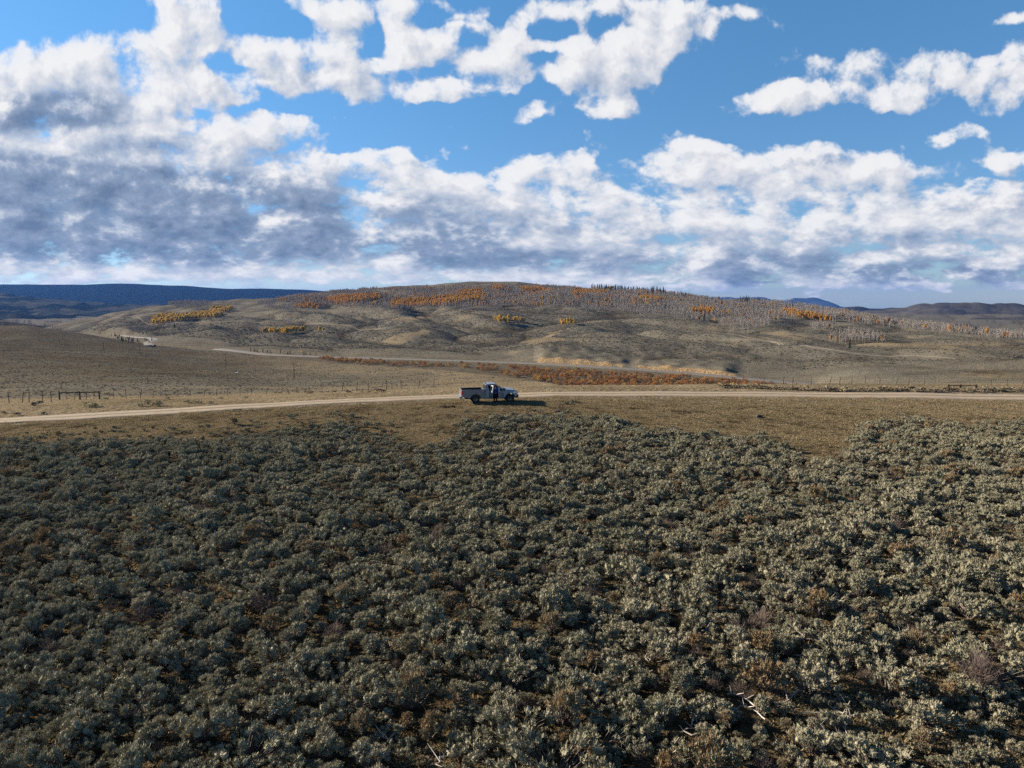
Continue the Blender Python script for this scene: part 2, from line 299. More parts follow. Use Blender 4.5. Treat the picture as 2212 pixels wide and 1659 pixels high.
def ground(x, y, full=False):
    x = np.asarray(x, float).ravel(); y = np.asarray(y, float).ravel()
    out = np.zeros(len(x)); li = np.zeros(len(x))
    for s in range(0, len(x), 200000):
        e_ = slice(s, s + 200000); X, Y = x[e_], y[e_]
        kr, kz = kn(np.arctan2(X, Y)); r = np.hypot(X, Y)
        z, i, t_ = pchip_eval(kr, kz, r); amp = AMP[i] * (1 - t_) + AMP[i + 1] * t_
        z = z + relief(X, Y, amp)
        PX = CXP + FPX * X / Y.clip(1) * .995; l_ = i + t_; bw = sstep(1150, 1175, PX) * (1 - sstep(1560, 1610, PX)) * (1 - .55 * np.exp(-((PX - 1362) / 16) ** 2))
        z += 2.4 * bw * sstep(10.08, 10.40, l_) * (1 - sstep(11.0, 12.0, l_)) * (.8 + .5 * perlin(X / 9, Y / 9))     # cut banks above the highway
        z += .10 * fbm(X / 9, Y / 9, 3) * sstep(10, 30, r) * (r < 200)      # small swells of the near plateau
        out[e_] = z; li[e_] = i + t_
    return (out, li) if full else out
_rs = np.concatenate([np.linspace(12, 90, 260), np.linspace(90, 500, 500)[1:], np.linspace(500, 2100, 900)[1:]])
def hit(X, Y, rmin=0):       # where the ray of a photo pixel meets the ground
    res = []
    for X1, Y1 in zip(np.ravel(X), np.ravel(Y)):
        a, s = ray(X1, Y1); rr = _rs[_rs > rmin]; z = ground(rr * math.sin(a), rr * math.cos(a)); dlt = ZC + rr * s - z
        k = np.argmax(dlt <= 0)
        if dlt[k] > 0: k = int(np.argmin(dlt))
        if k > 0 and dlt[k] <= 0: f = dlt[k - 1] / (dlt[k - 1] - dlt[k]); r = rr[k - 1] + f * (rr[k] - rr[k - 1])
        else: r = rr[k]
        x, y = r * math.sin(a), r * math.cos(a); res.append((x, y, float(ground([x], [y])[0])))
    return np.array(res)

# ---------------------------------------------------------------- materials
def mat(name, base=(.5, .5, .5), rough=.8, metal=0, build=None, spec=.3):
    m = bpy.data.materials.new(name); m.use_nodes = True; n = NT(m.node_tree); b = m.node_tree.nodes['Principled BSDF']
    b.inputs['Base Color'].default_value = c4(*base); b.inputs['Roughness'].default_value = rough; b.inputs['Metallic'].default_value = metal
    b.inputs['Specular IOR Level'].default_value = spec
    if build: build(n, b)
    return m
def pos(n): return n.new('ShaderNodeNewGeometry').outputs['Position']
def bump(n, b, h, strength, dist):
    bn = n.new('ShaderNodeBump'); bn.inputs['Strength'].default_value = strength; bn.inputs['Distance'].default_value = dist
    n.put(bn.inputs['Height'], h); n.l.new(bn.outputs[0], b.inputs['Normal'])
def b_ground(n, b):
    p = pos(n); at = n.new('ShaderNodeAttribute', attribute_name='zone'); z = n.new('ShaderNodeSeparateColor'); n.l.new(at.outputs['Color'], z.inputs[0])
    big = n.noise(p, .012, 5, .6); mid = n.noise(p, .11, 5, .6); fine = n.noise(p, 1.6, 4, .65); tiny = n.noise(p, 9, 3, .6)
    sage = n.mix(n.mapr(fine, .35, .68), c4(.092, .087, .070), c4(.172, .160, .128))
    sage = n.mix(n.mapr(mid, .42, .66, 0, .55), sage, c4(.150, .134, .106))
    sage = n.mix(n.mapr(big, .45, .62, 0, .45), sage, c4(.130, .125, .103))
    tan = n.mix(n.mapr(fine, .3, .7), c4(.155, .124, .080), c4(.285, .232, .155))
    tan = n.mix(n.mapr(mid, .4, .65, 0, .5), tan, c4(.145, .112, .062))
    soil_shade = n.mix(n.mapr(tiny, .35, .7), c4(.024, .018, .012), c4(.075, .056, .034))
    soil_shade = n.mix(n.mapr(fine, .45, .62, 0, .7), soil_shade, c4(.085, .068, .036))
    c = n.mix(z.outputs[0], sage, tan); c = n.mix(z.outputs[1], c, soil_shade)
    bank = n.mix(n.mapr(n.noise(p, .7, 4, .7), .38, .62), c4(.36, .255, .14), c4(.14, .105, .065))
    c = n.mix(n.mapr(n.noise(p, .035, 6, .7), .46, .60, 0, .35), c, c4(.060, .052, .036)); c = n.mix(n.mapr(z.outputs[2], .35, .6), c, bank)
    n.l.new(c, b.inputs['Base Color'])
    h = n.math('ADD', n.math('MULTIPLY', fine, 1.0), n.math('MULTIPLY', mid, 1.6))
    bump(n, b, h, .75, .9)
M = {}
M['ground'] = mat('ground_mat', rough=1, build=b_ground, spec=0)
def b_road(n, b):
    p = pos(n); f = n.noise(p, 2.2, 6, .65); g = n.noise(p, .25, 4, .6)
    at = n.new('ShaderNodeAttribute', attribute_name='zone'); z = n.new('ShaderNodeSeparateColor'); n.l.new(at.outputs['Color'], z.inputs[0])
    c = n.mix(n.mapr(f, .3, .7), c4(.165, .132, .095), c4(.31, .26, .195)); c = n.mix(n.mapr(g, .4, .65, 0, .5), c, c4(.20, .155, .105))
    c = n.mix(n.math('MULTIPLY', z.outputs[0], n.mapr(f, .3, .6, .4, 1)), c, c4(.37, .315, .245))
    c = n.mix(n.math('MULTIPLY', z.outputs[1], n.mapr(f, .35, .6, .2, 1)), c, c4(.155, .12, .07))
    n.l.new(c, b.inputs['Base Color']); bump(n, b, f, .5, .05)
M['road'] = mat('dirt_road_mat', rough=.95, build=b_road, spec=.1)
def b_hwy(n, b):
    p = pos(n); f = n.noise(p, .6, 4, .6)
    at = n.new('ShaderNodeAttribute', attribute_name='zone'); z = n.new('ShaderNodeSeparateColor'); n.l.new(at.outputs['Color'], z.inputs[0])
    c = n.mix(n.mapr(f, .3, .7), c4(.105, .103, .10), c4(.145, .14, .136)); c = n.mix(z.outputs[0], c, c4(.17, .145, .11)); n.l.new(c, b.inputs['Base Color'])
M['highway'] = mat('highway_mat', rough=.8, build=b_hwy)
M['track'] = mat('track_mat', (.36, .32, .26), .95, build=lambda n, b: n.l.new(n.mix(n.noise(pos(n), .3, 4), c4(.15, .13, .10), c4(.24, .21, .165)), b.inputs['Base Color']))
def flat(name, a, b_, scale, rough=.9, bs=0, bd=1):
    def f(n, b):
        x = n.noise(pos(n), scale, 5, .65); n.l.new(n.mix(n.mapr(x, .35, .65), c4(*a), c4(*b_)), b.inputs['Base Color'])
        if bs: bump(n, b, x, bs, bd)
    return mat(name, rough=rough, build=f, spec=0)

# ---------------------------------------------------------------- ground mesh
TAN = [  # photo outlines of dry grass patches on the far slopes
 [(860,744),(900,728),(935,716),(905,712),(860,722),(815,740)], [(843,690),(905,682),(935,686),(890,694)], [(1040,735),(1110,738),(1150,745),(1230,732),(1190,728),(1090,728)],
 [(1155,735),(1190,718),(1215,716),(1180,732)], [(1080,765),(1100,760),(1130,758),(1100,768)], [(1840,745),(1900,750),(1990,752),(2100,758),(2060,745),(1900,735)],
 [(1690,733),(1760,738),(1740,728)], [(2060,812),(2212,822),(2212,808),(2100,800)], [(2100,790),(2160,812),(2180,804)],[(1640,720),(1740,735),(1690,715)]]
def zone_of(x, y, z, li):
    X, Y = project(x, y, z); r = np.hypot(x, y); n1 = fbm(x / 34, y / 52, 4); n2 = fbm(x / 7, y / 10 + 40, 3); n3 = fbm(x / 120, y / 160 + 7, 3)
    tan = np.zeros(len(x)); soil_shade = np.zeros(len(x)); bank = np.zeros(len(x))
    tan = np.where(li < 3.0, .48 + .35 * n2, tan)                                      # strip before the road
    tan = np.where((li >= 3) & (li < 4.1), .92 + .3 * n2, tan)
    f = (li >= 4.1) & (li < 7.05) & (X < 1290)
    wr = sstep(300, 950, X) * .66 + .05; tan = np.where(f, wr + .6 * n1 + .25 * n2 - .35 * (np.abs(Y - 820) < 14) * (X > 280) * (X < 950), tan)  # less tan at left: the slope's shade put into its colour
    rr = (li >= 4.1) & (li < 7.5) & (X >= 1290); tan = np.where(rr, .25, tan)
    xx = x + .35 * y; wx = 26 * perlin(x / 190 + 4, y / 190); wy = 26 * perlin(x / 190, y / 190 + 9)      # brush grows thicker in the draws
    draw = np.exp(-(np.abs(perlin((xx + wx) / 120 + 3.1, (y + wy) / 190 + 1.7)) / .07) ** 2) + .6 * np.exp(-(np.abs(perlin((xx + wx) / 48, (y + wy) / 66 + 5.2)) / .07) ** 2)
    h = li > 11; tan = np.where(h, np.clip(n1 * 1.7 + n3 * .8 - .42, 0, .42), tan)
    for p in TAN: tan = np.where(h & in_poly(X + 14 * n2, Y + 3 * n1, p), .75 + .6 * n2, tan)
    tan = np.where((li >= 8) & (li < 11), .12 + n2 * .5, tan)
    soil_shade = np.where(li < 1.35, 1.0, 0); soil_shade = np.where((li >= 1.35) & (li < 2.4), sstep(52, 46, y) , soil_shade)
    soil_shade = np.where((li >= 8) & (li < 9), .35, soil_shade); soil_shade = np.where((li >= 4.3) & (li < 7.4), (.62 - .55 * sstep(250, 950, X)) * sstep(4.3, 5.2, li) * (.8 + .8 * n1), soil_shade)  # left slope darkened by colour to stand for its shade
    soil_shade = np.where(li > 11.2, np.clip(draw * (.75 + n2), 0, .85), soil_shade)
    bk = (li > 10.05) & (li < 10.48) & (((X > 1160) & (X < 1345)) | ((X > 1378) & (X < 1590))); bank = np.where(bk, .6 + n2 * .5, 0)
    bk = (li > 10.1) & (li < 10.9) & (X < 700) & (X > 560); bank = np.where(bk, .2 + n2, bank)
    return np.clip(np.stack([tan, soil_shade, bank], 1), 0, 1)
def seg(a, b, n): return np.linspace(a, b, n, endpoint=False)
per = [14, 70, 16, 26, 26, 42, 44, 40, 16, 5, 8, 14, 66, 66, 60, 60, 60, 12, 1]   # radial rows between the lines
ROWS = np.concatenate([seg(k, k + 1, per[k]) for k in range(K - 1)] + [[K - 1 - 1e-6]])
ki = ROWS.astype(int); kf = ROWS - ki
RR = KR[ki] * (1 - kf)[:, None] + KR[np.minimum(ki + 1, K - 1)] * kf[:, None]
gx = (RR * np.sin(AZ)[None]).ravel(); gy = (RR * np.cos(AZ)[None]).ravel()
gz, gl = ground(gx, gy, True)
# the road cutting: a short steep face above the highway
GX, _ = project(gx, gy, gz)
V = np.stack([gx, gy, gz], 1); nr = len(ROWS)
idx = np.arange(nr * NAZ).reshape(nr, NAZ)
F = np.stack([idx[:-1, :-1], idx[:-1, 1:], idx[1:, 1:], idx[1:, :-1]], -1).reshape(-1, 4)[:, ::-1]
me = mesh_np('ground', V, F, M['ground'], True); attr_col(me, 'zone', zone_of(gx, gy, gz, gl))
tag(link(bpy.data.objects.new('ground', me)), 'rolling sagebrush ground from plateau through valley up the long hill', kind='structure')
# plain sheet around and behind the camera, under the survey's outer edge
ring = [(-3500, -600), (3500, -600), (3500, 3300), (-3500, 3300)]
rr = [3.9, 60, 250, 3400]; aa = np.concatenate([np.linspace(AZ1, 2 * math.pi + AZ0, 60)])
zr = np.array([[0, 0, -20, -75]] * 60, float); zr[0] = zr[-1] = [0, 0, -20, -75]
V = [(0, 0, 0)]; 
for j, r in enumerate(rr):
    for i, a in enumerate(aa):
        z = float(ground([r * math.sin(a)], [r * math.cos(a)])[0]) if i in (0, 59) else zr[i, j]
        V.append((r * math.sin(a), r * math.cos(a), z - .02))
F = []
for j in range(3):
    for i in range(59): b0 = 1 + j * 60 + i; F.append((b0, b0 + 1, b0 + 61, b0 + 60))
me = bpy.data.meshes.new('plain'); me.from_pydata(V, [], F + [(0, 1 + i + 1, 1 + i) for i in range(59)] + [(0, 1, 60)]); me.materials.append(M['ground'])
attr_col(me, 'zone', np.tile([.3, .6, 0], (len(V), 1)))
tag(link(bpy.data.objects.new('plain', me)), 'sagebrush ground beside and behind the viewpoint', kind='structure')

# ---------------------------------------------------------------- roads draped over the ground
def ribbon(name, pts, w0, w1, mt, lift, label, n=220, across=5, zonef=None, camber=0.0, taper=False):
    pts = np.array(pts)[:, :2]; d = np.r_[0, np.cumsum(np.hypot(*np.diff(pts, axis=0).T))]; s = np.linspace(0, d[-1], n)
    px = gsm(np.interp(s, d, pts[:, 0]), n / 60); py = gsm(np.interp(s, d, pts[:, 1]), n / 60)
    tx = np.gradient(px); ty = np.gradient(py); L = np.hypot(tx, ty); nx, ny = -ty / L, tx / L
    q = np.linspace(-1, 1, across); wd = np.linspace(w0, w1, n) / 2
    wob = 1 + .22 * fbm(s / 4, s * 0 + 3, 4)
    if taper: wob = wob * np.clip(np.minimum(s, d[-1] - s) / 60, .12, 1) * (1 + .5 * fbm(s / 25, s * 0 + 8, 3))
    xs = px[:, None] + nx[:, None] * q[None] * (wd * wob)[:, None]; ys = py[:, None] + ny[:, None] * q[None] * (wd * wob)[:, None]
    zs = ground(xs.ravel(), ys.ravel()).reshape(xs.shape)
    if camber: zs = np.repeat(gsm(zs.mean(1), 6)[:, None], across, 1)
    zs = zs + lift; zs[:, 0] -= lift * 1.6; zs[:, -1] -= lift * 1.6
    V = np.stack([xs, ys, zs], -1).reshape(-1, 3); ii = np.arange(n * across).reshape(n, across)
    F = np.stack([ii[:-1, :-1], ii[:-1, 1:], ii[1:, 1:], ii[1:, :-1]], -1).reshape(-1, 4)[:, ::-1]
    me = mesh_np(name, V, F, mt, True)
    if zonef is not None:
        zc = np.zeros((n, across, 3)); zc[:] = zonef(q)[None]; attr_col(me, 'zone', zc.reshape(-1, 3))
    return tag(link(bpy.data.objects.new(name, me)), label, kind='structure')
zt = lambda q: np.stack([np.exp(-((np.abs(q) - .42) / .22) ** 2), np.exp(-(q / .15) ** 2) * 1.0 + (np.abs(q) > .93) * .9, 0 * q], 1)
rp = [(-420, 935), (-150, 920), (0, 909.5), (150, 901), (300, 892), (450, 883), (600, 873.5), (750, 865.5), (900, 859), (1000, 855.5), (1150, 852.5), (1300, 851), (1500, 851), (1700, 852), (1900, 854), (2212, 858), (2600, 864)]
road_pts = hit([p[0] for p in rp], [p[1] for p in rp])
ribbon('dirt_road', road_pts, 3.3, 5.4, M['road'], .05, 'pale two rut dirt road crossing the plateau', n=500, across=25, zonef=zt)
hp = [(330,740,600),(345,739.5,600)]
def on_line(k, Xs, f=.5):
    out = []
    for X in Xs:
        a, _ = ray(X, 790); kr, kz = kn(np.array([a])); r = kr[k, 0] * (1 - f) + kr[k + 1, 0] * f
        out.append((r * math.sin(a), r * math.cos(a), 0))
    return np.array(out)
zh = lambda q: np.stack([(np.abs(q) > .72) * 1.0, 0 * q, 0 * q], 1)
ribbon('highway', on_line(9, list(range(470, 1790, 30)) + [1830, 1900, 2000, 2200, 2400], .55), 9.5, 9.5, M['highway'], .35, 'grey two lane highway along the valley floor', n=400, across=9, zonef=zh, camber=1)
hv = hit([268, 300, 322, 336], [725.5, 728.5, 729.5, 731.5], 560); hv2 = hit([336, 331, 322, 314], [731.5, 736, 741, 747], 560)
ribbon('valley_road', np.concatenate([hv, hv2[1:]]), 9, 11, M['highway'], .4, 'far bend of the grey highway in the left valley', n=120, across=7, zonef=zh, camber=1)
TR = [[(204,696),(225,690),(251,685.5),(302,686.5),(331,701),(374,699),(408,695),(459,697),(510,692),(557,697),(612,695),(663,698),(714,699.5),(766,707.5),(843,711)],
      [(1533,718),(1613,729),(1679,738),(1745,749),(1833,762),(1964,767.5),(2071,776)],[(1560,734),(1640,735),(1690,741),(1745,749)],
      [(632,729),(672,733),(706,739),(752,744)],[(1160,783),(1200,786),(1260,790)]]
for tr in TR[:3]:
    ribbon('dirt_track', hit([p[0] for p in tr], [p[1] for p in tr], 380), 1.2, 1.2, M['track'], .12, 'pale two rut track winding over the sage slope', n=260, across=5, taper=True)

# ---------------------------------------------------------------- plant meshes
def leafcol(name, cols, rough=.85, trans=0.0):
    def f(n, b):
        oi = n.new('ShaderNodeObjectInfo'); r = oi.outputs['Random']
        at = n.new('ShaderNodeAttribute', attribute_name='tint'); s = n.new('ShaderNodeSeparateColor'); n.l.new(at.outputs['Color'], s.inputs[0])
        cr = n.new('ShaderNodeValToRGB'); e = cr.color_ramp.elements
        for i, c_ in enumerate(cols):
            x = e[i] if i < 2 else e.new(.5)
            x.position = i / (len(cols) - 1) if len(cols) > 1 else 0
        for i, x in enumerate(cr.color_ramp.elements): x.color = c4(*cols[i])
        n.put(cr.inputs[0], n.math('FRACT', n.math('ADD', r, n.math('MULTIPLY', s.outputs[0], .35))))
        k = n.mapr(s.outputs[1], 0, 1, .72, 1.28)
        c = n.vec('SCALE', cr.outputs[0]); n.l.new(k, c.node.inputs['Scale'])
        c2 = n.mix(s.outputs[2], c, c4(.21, .125, .058))
        n.l.new(c2, b.inputs['Base Color'])
        if trans:
            tr = n.new('ShaderNodeBsdfTranslucent'); n.l.new(c2, tr.inputs[0]); ms = n.new('ShaderNodeMixShader'); ms.inputs[0].default_value = trans
            o = [x for x in n.n if x.type == 'OUTPUT_MATERIAL'][0]; n.l.new(b.outputs[0], ms.inputs[1]); n.l.new(tr.outputs[0], ms.inputs[2]); n.l.new(ms.outputs[0], o.inputs[0])
    return mat(name, rough=rough, build=f, spec=.04)
M['sage'] = leafcol('sage_leaf_mat', [(.186, .184, .116), (.258, .250, .184), (.200, .190, .130), (.315, .292, .212), (.180, .186, .095), (.25, .218, .150)], trans=.05)
M['twig'] = leafcol('twig_mat', [(.12, .10, .085), (.17, .145, .125), (.10, .08, .07)])
M['bare'] = leafcol('bare_twig_mat', [(.125, .098, .085), (.105, .082, .074), (.15, .122, .10)])
M['dead'] = leafcol('dead_wood_mat', [(.42, .39, .35), (.33, .30, .27), (.50, .47, .43)])
M['grass'] = leafcol('dry_grass_mat', [(.215, .165, .098), (.285, .225, .142), (.165, .142, .075), (.31, .245, .16), (.165, .120, .068)], trans=.3)
M['rabbit'] = leafcol('seed_brush_mat', [(.24, .195, .13), (.28, .24, .17), (.21, .17, .11)], trans=.25)
M['willow'] = leafcol('willow_leaf_mat', [(.48, .23, .045), (.19, .12, .080), (.50, .33, .09), (.15, .105, .085), (.36, .17, .055), (.15, .105, .08), (.40, .30, .11), (.17, .10, .05), (.14,.092,.075)], trans=.2)
M['aspen_leaf'] = leafcol('aspen_leaf_mat', [(.60, .31, .045), (.56, .34, .06), (.54, .25, .04), (.60, .40, .09)], trans=.25)
M['aspen_gold'] = leafcol('gold_leaf_mat', [(.56, .38, .07), (.60, .42, .08), (.54, .32, .055)], trans=.25)
M['aspen_bark'] = leafcol('aspen_bark_mat', [(.29, .265, .24), (.34, .315, .29), (.24, .21, .185), (.27, .225, .185)])
M['conifer'] = leafcol('conifer_mat', [(.030, .042, .024), (.042, .055, .030), (.024, .034, .022)])

class Acc:
    def __init__(s): s.v = []; s.f = []; s.m = []; s.t = []; s.n = 0
    def add(s, V, F, mi, tint):
        s.v.append(V); s.f.append(F + s.n); s.m.append(np.full(len(F), mi)); s.n += len(V)
        s.t.append(np.broadcast_to(tint, (len(V), 3)) if np.ndim(tint) == 1 else tint)
    def build(s, name, mats):
        V = np.concatenate(s.v); F = np.concatenate(s.f)
        me = mesh_np(name, V, F, mats[0])
        for m_ in mats[1:]: me.materials.append(m_)
        me.polygons.foreach_set('material_index', np.concatenate(s.m).astype(np.int32)); attr_col(me, 'tint', np.concatenate(s.t)); me.update()
        return me
def blades(A, c, d, ln, wd, mi, tint, g):     # triangles rooted at c, pointing along d
    n = len(c); d = d / (np.linalg.norm(d, axis=1, keepdims=True) + 1e-9)
    s = np.cross(d, g.normal(size=(n, 3))); s /= np.linalg.norm(s, axis=1, keepdims=True) + 1e-9
    ln = np.broadcast_to(ln, n)[:, None]; wd = np.broadcast_to(wd, n)[:, None]
    V = np.stack([c - s * wd * .35, c + s * wd * .35, c + d * ln * .75 + s * wd * .5, c + d * ln - s * wd * .25], 1).reshape(-1, 3)
    F = np.arange(4 * n).reshape(n, 4)
    A.add(V, F, mi, np.repeat(tint, 4, 0) if np.ndim(tint) == 2 else tint)
def sticks(A, p0, p1, r0, r1, mi, tint, sides=3):
    n = len(p0); d = p1 - p0; L = np.linalg.norm(d, axis=1, keepdims=True) + 1e-9; d = d / L
    a = np.cross(d, [[.3, .5, .81]]); a /= np.linalg.norm(a, axis=1, keepdims=True) + 1e-9; b = np.cross(d, a)
    r0 = np.broadcast_to(r0, n)[:, None]; r1 = np.broadcast_to(r1, n)[:, None]; vs = []
    for p, r in ((p0, r0), (p1, r1)):
        for k in range(sides):
            w_ = 2 * math.pi * k / sides; vs.append(p + (a * math.cos(w_) + b * math.sin(w_)) * r)
    V = np.stack(vs, 1).reshape(-1, 3); base = (np.arange(n) * 2 * sides)[:, None, None]
    q = np.array([[k, (k + 1) % sides, sides + (k + 1) % sides, sides + k] for k in range(sides)])[None]
    A.add(V, (base + q).reshape(-1, 4), mi, np.array(tint, float))
def dome(g, n, rx, rz, z0, lo=.1):
    a = g.random(n) * 2 * math.pi; e_ = np.arcsin(lo + (1 - lo) * g.random(n)); rr = .72 + .3 * g.random(n)
    return np.stack([np.cos(a) * np.cos(e_) * rx * rr, np.sin(a) * np.cos(e_) * rx * rr, z0 + np.sin(e_) * rz * rr], 1)
_b = bmesh.new(); bmesh.ops.create_cube(_b, size=1.2); bmesh.ops.subdivide_edges(_b, edges=_b.edges[:], cuts=1, use_grid_fill=True)
ICO = np.array([v.co.normalized()[:] for v in _b.verts]); _b.verts.index_update(); ICF = np.array([[v.index for v in f.verts] for f in _b.faces if len(f.verts) == 4]); _b.free()
def sage_mesh(seed, ncl=46, nlf=40, rust=0.0, w=.5, h=.5, lsz=1.0):
    g = np.random.default_rng(seed); A = Acc()
    lob = np.stack([g.normal(0, .24, 5), g.normal(0, .24, 5), g.uniform(.0, .12, 5)], 1) * (w / .5); k = g.integers(0, 5, ncl)
    cl = dome(g, ncl, w * .66, h * .62, h * .28, -.02) + lob[k]
    cs = g.uniform(.045, .110, ncl) * (w / .5)
    root = np.stack([g.normal(0, .05, ncl), g.normal(0, .05, ncl), np.full(ncl, -.03)], 1)
    midp = root * .4 + cl * .5 + np.array([0, 0, -.05]) + g.normal(0, .03, (ncl, 3))
    sticks(A, root, midp, .014, .009, 1, (g.random(), .5, 0)); sticks(A, midp, cl, .009, .004, 1, (g.random(), .6, 0))
    for i in range(ncl):     # solid leaf-coloured core added so light does not bleed through the clump
        Vc = (ICO * cs[i] * .62 * (1 + g.normal(0, .22, (len(ICO), 1)))) @ np.array([[g.uniform(.7, 1.3), g.normal(0, .2), 0], [g.normal(0, .2), g.uniform(.7, 1.3), 0], [g.normal(0, .3), g.normal(0, .3), g.uniform(.8, 1.4)]]) + cl[i]; tq = np.tile([g.random(), .35 + .2 * g.random(), float(rust > 0 and cl[i, 2] > h * .45 and g.random() < rust) * .6], (len(ICO), 1))
        A.add(Vc, ICF, 0, tq)
    c = np.repeat(cl, nlf, 0); s = np.repeat(cs, nlf)[:, None]; o = g.normal(size=(len(c), 3)); o /= np.linalg.norm(o, axis=1, keepdims=True)
    rad = g.uniform(.45, 1.15, (len(c), 1)); pos_ = c + o * s * rad * np.array([1, 1, .8]); out_ = np.repeat(cl - [0, 0, h * .25], nlf, 0); out_ /= np.linalg.norm(out_, axis=1, keepdims=True)
    d = o * .7 + out_ * .6 + np.array([0, 0, .75]) + g.normal(0, .3, (len(c), 3))
    tint = np.stack([np.repeat(g.random(ncl), nlf), np.clip(.55 + g.normal(0, .2, len(c)), 0, 1), np.zeros(len(c))], 1)
    if rust: tint[:, 2] = np.repeat((g.random(ncl) < rust) & (cl[:, 2] > h * .45), nlf) * g.uniform(.35, 1, len(c))
    blades(A, pos_, d, g.uniform(.045, .10, len(c)) * lsz, g.uniform(.016, .026, len(c)) * lsz, 0, tint, g)
    if rust:    # upright dry flower stalks
        m_ = 130; p0 = dome(g, m_, w * .7, h * .7, h * .3, .2); p1 = p0 + np.stack([g.normal(0, .05, m_), g.normal(0, .05, m_), g.uniform(.1, .24, m_)], 1)
        blades(A, p0, p1 - p0, np.linalg.norm(p1 - p0, axis=1), .016, 0, np.stack([g.random(m_), g.random(m_), g.uniform(.5, 1, m_)], 1), g)
    return A.build('sagebrush', [M['sage'], M['twig']])
def twiggy(seed, n=300, w=.55, h=.7, mt='bare', leaf=0):
    g = np.random.default_rng(seed); A = Acc(); m_ = n // 8
    root = np.stack([g.normal(0, .06, m_), g.normal(0, .06, m_), np.full(m_, -.03)], 1); mid_ = dome(g, m_, w * .55, h * .55, h * .1, .15)
    sticks(A, root, mid_, .014, .008, 0, (.3, .4, 0)); k = g.integers(0, m_, n); p1 = mid_[k] * g.uniform(1.1, 1.9, (n, 1)) + g.normal(0, .09, (n, 3)); p1[:, 2] = np.maximum(p1[:, 2], .05)
    sticks(A, mid_[k], p1, .006, .0025, 0, (.6, .6, 0)); k2 = g.integers(0, n, n); p2 = p1[k2] + g.normal(0, .07, (n, 3)) + [0, 0, .05]
    sticks(A, p1[k2], p2, .0035, .0015, 0, (.9, .8, 0))
    return A.build('bare_shrub', [M[mt]])
def tuft(seed, n=60, w=.16, h=.2, mt='grass'):
    g = np.random.default_rng(seed); A = Acc(); p = np.stack([g.normal(0, w * .5, n), g.normal(0, w * .5, n), np.full(n, -.01)], 1)
    d = np.stack([p[:, 0] * 2.5 + g.normal(0, .06, n), p[:, 1] * 2.5 + g.normal(0, .06, n), g.uniform(.5, 1, n) * h * 3], 1)
    blades(A, p, d, g.uniform(.5, 1, n) * h, .016, 0, np.stack([g.random(n), g.random(n), 0 * p[:, 0]], 1), g)
    return A.build('grass_tuft', [M[mt]])
def shrub_far(seed, w, h, n, lf, mats, name, stems=0, upright=.4):
    g = np.random.default_rng(seed); A = Acc(); nc = max(6, n // 22); cl = dome(g, nc, w * .62, h * .55, h * .3, -.1); k = g.integers(0, nc, n); sg = w * .26
    o = g.normal(size=(n, 3)); o /= np.linalg.norm(o, axis=1, keepdims=True); p = cl[k] + o * sg * g.random((n, 1)) ** .4 * [1, 1, .8]
    blades(A, p, o + [0, 0, upright], g.uniform(.7, 1.3, n) * lf, lf * .7, 0, np.stack([g.random(nc)[k] * .6, g.random(n), 0 * k], 1), g)
    if stems: q = g.integers(0, nc, stems); sticks(A, cl[q] * [.15, .15, 0], cl[q], .03, .015, min(1, len(mats) - 1), (.4, .4, 0))
    return A.build(name, mats)
def aspen(seed, H, leaf=None, n=260, name='aspen'):
    g = np.random.default_rng(seed); A = Acc(); nt = g.integers(1, 4)
    for k in range(nt):
        b0 = np.array([[g.normal(0, .5) * (k > 0), g.normal(0, .5) * (k > 0), -.3]]); hh = H * g.uniform(.8, 1); lean = g.normal(0, .25, 2)
        pts = [b0 + np.array([[lean[0] * t_, lean[1] * t_, (hh + .3) * t_]]) for t_ in (0, .35, .7, 1)]
        for i in range(3): sticks(A, pts[i], pts[i + 1], .10 * (1 - i * .28), .10 * (1 - (i + 1) * .28), 1, (g.random() * .4, .75, 0), 4)
        nb = 46; t_ = g.uniform(.3 if leaf else .32, .98, nb); p0 = b0 + np.stack([lean[0] * t_, lean[1] * t_, hh * t_], 1)
        L = (1.08 - t_) * (2.7 if leaf else 2.1) + .45; a = g.random(nb) * 6.283; p1 = p0 + np.stack([np.cos(a) * L * .6, np.sin(a) * L * .6, L * g.uniform(.7, 1.1, nb)], 1)
        sticks(A, p0, p1, .045, .03, 1, (g.random() * .6, .5, 0))
        k2 = g.integers(0, nb, 230); s_ = g.uniform(.3, 1, (230, 1)); q0 = p0[k2] + (p1 - p0)[k2] * s_; q1 = q0 + g.normal(0, .38, (230, 3)) + [0, 0, .3]
        sticks(A, q0, q1, .032, .024, 1, (g.random(), .5, 0))
        if leaf:
            m_ = n // nt * 2; k3 = g.integers(0, nb, m_); c = p0[k3] + (p1 - p0)[k3] * g.uniform(.25, 1.1, (m_, 1)) + g.normal(0, .3, (m_, 3))
            blades(A, c, g.normal(size=(m_, 3)), g.uniform(.3, .5, m_), .42, 0, np.stack([g.random(m_) * .3, g.random(m_), 0 * c[:, 0]], 1), g)
    return A.build(name, [M[leaf] if leaf else M['aspen_bark'], M['aspen_bark']])
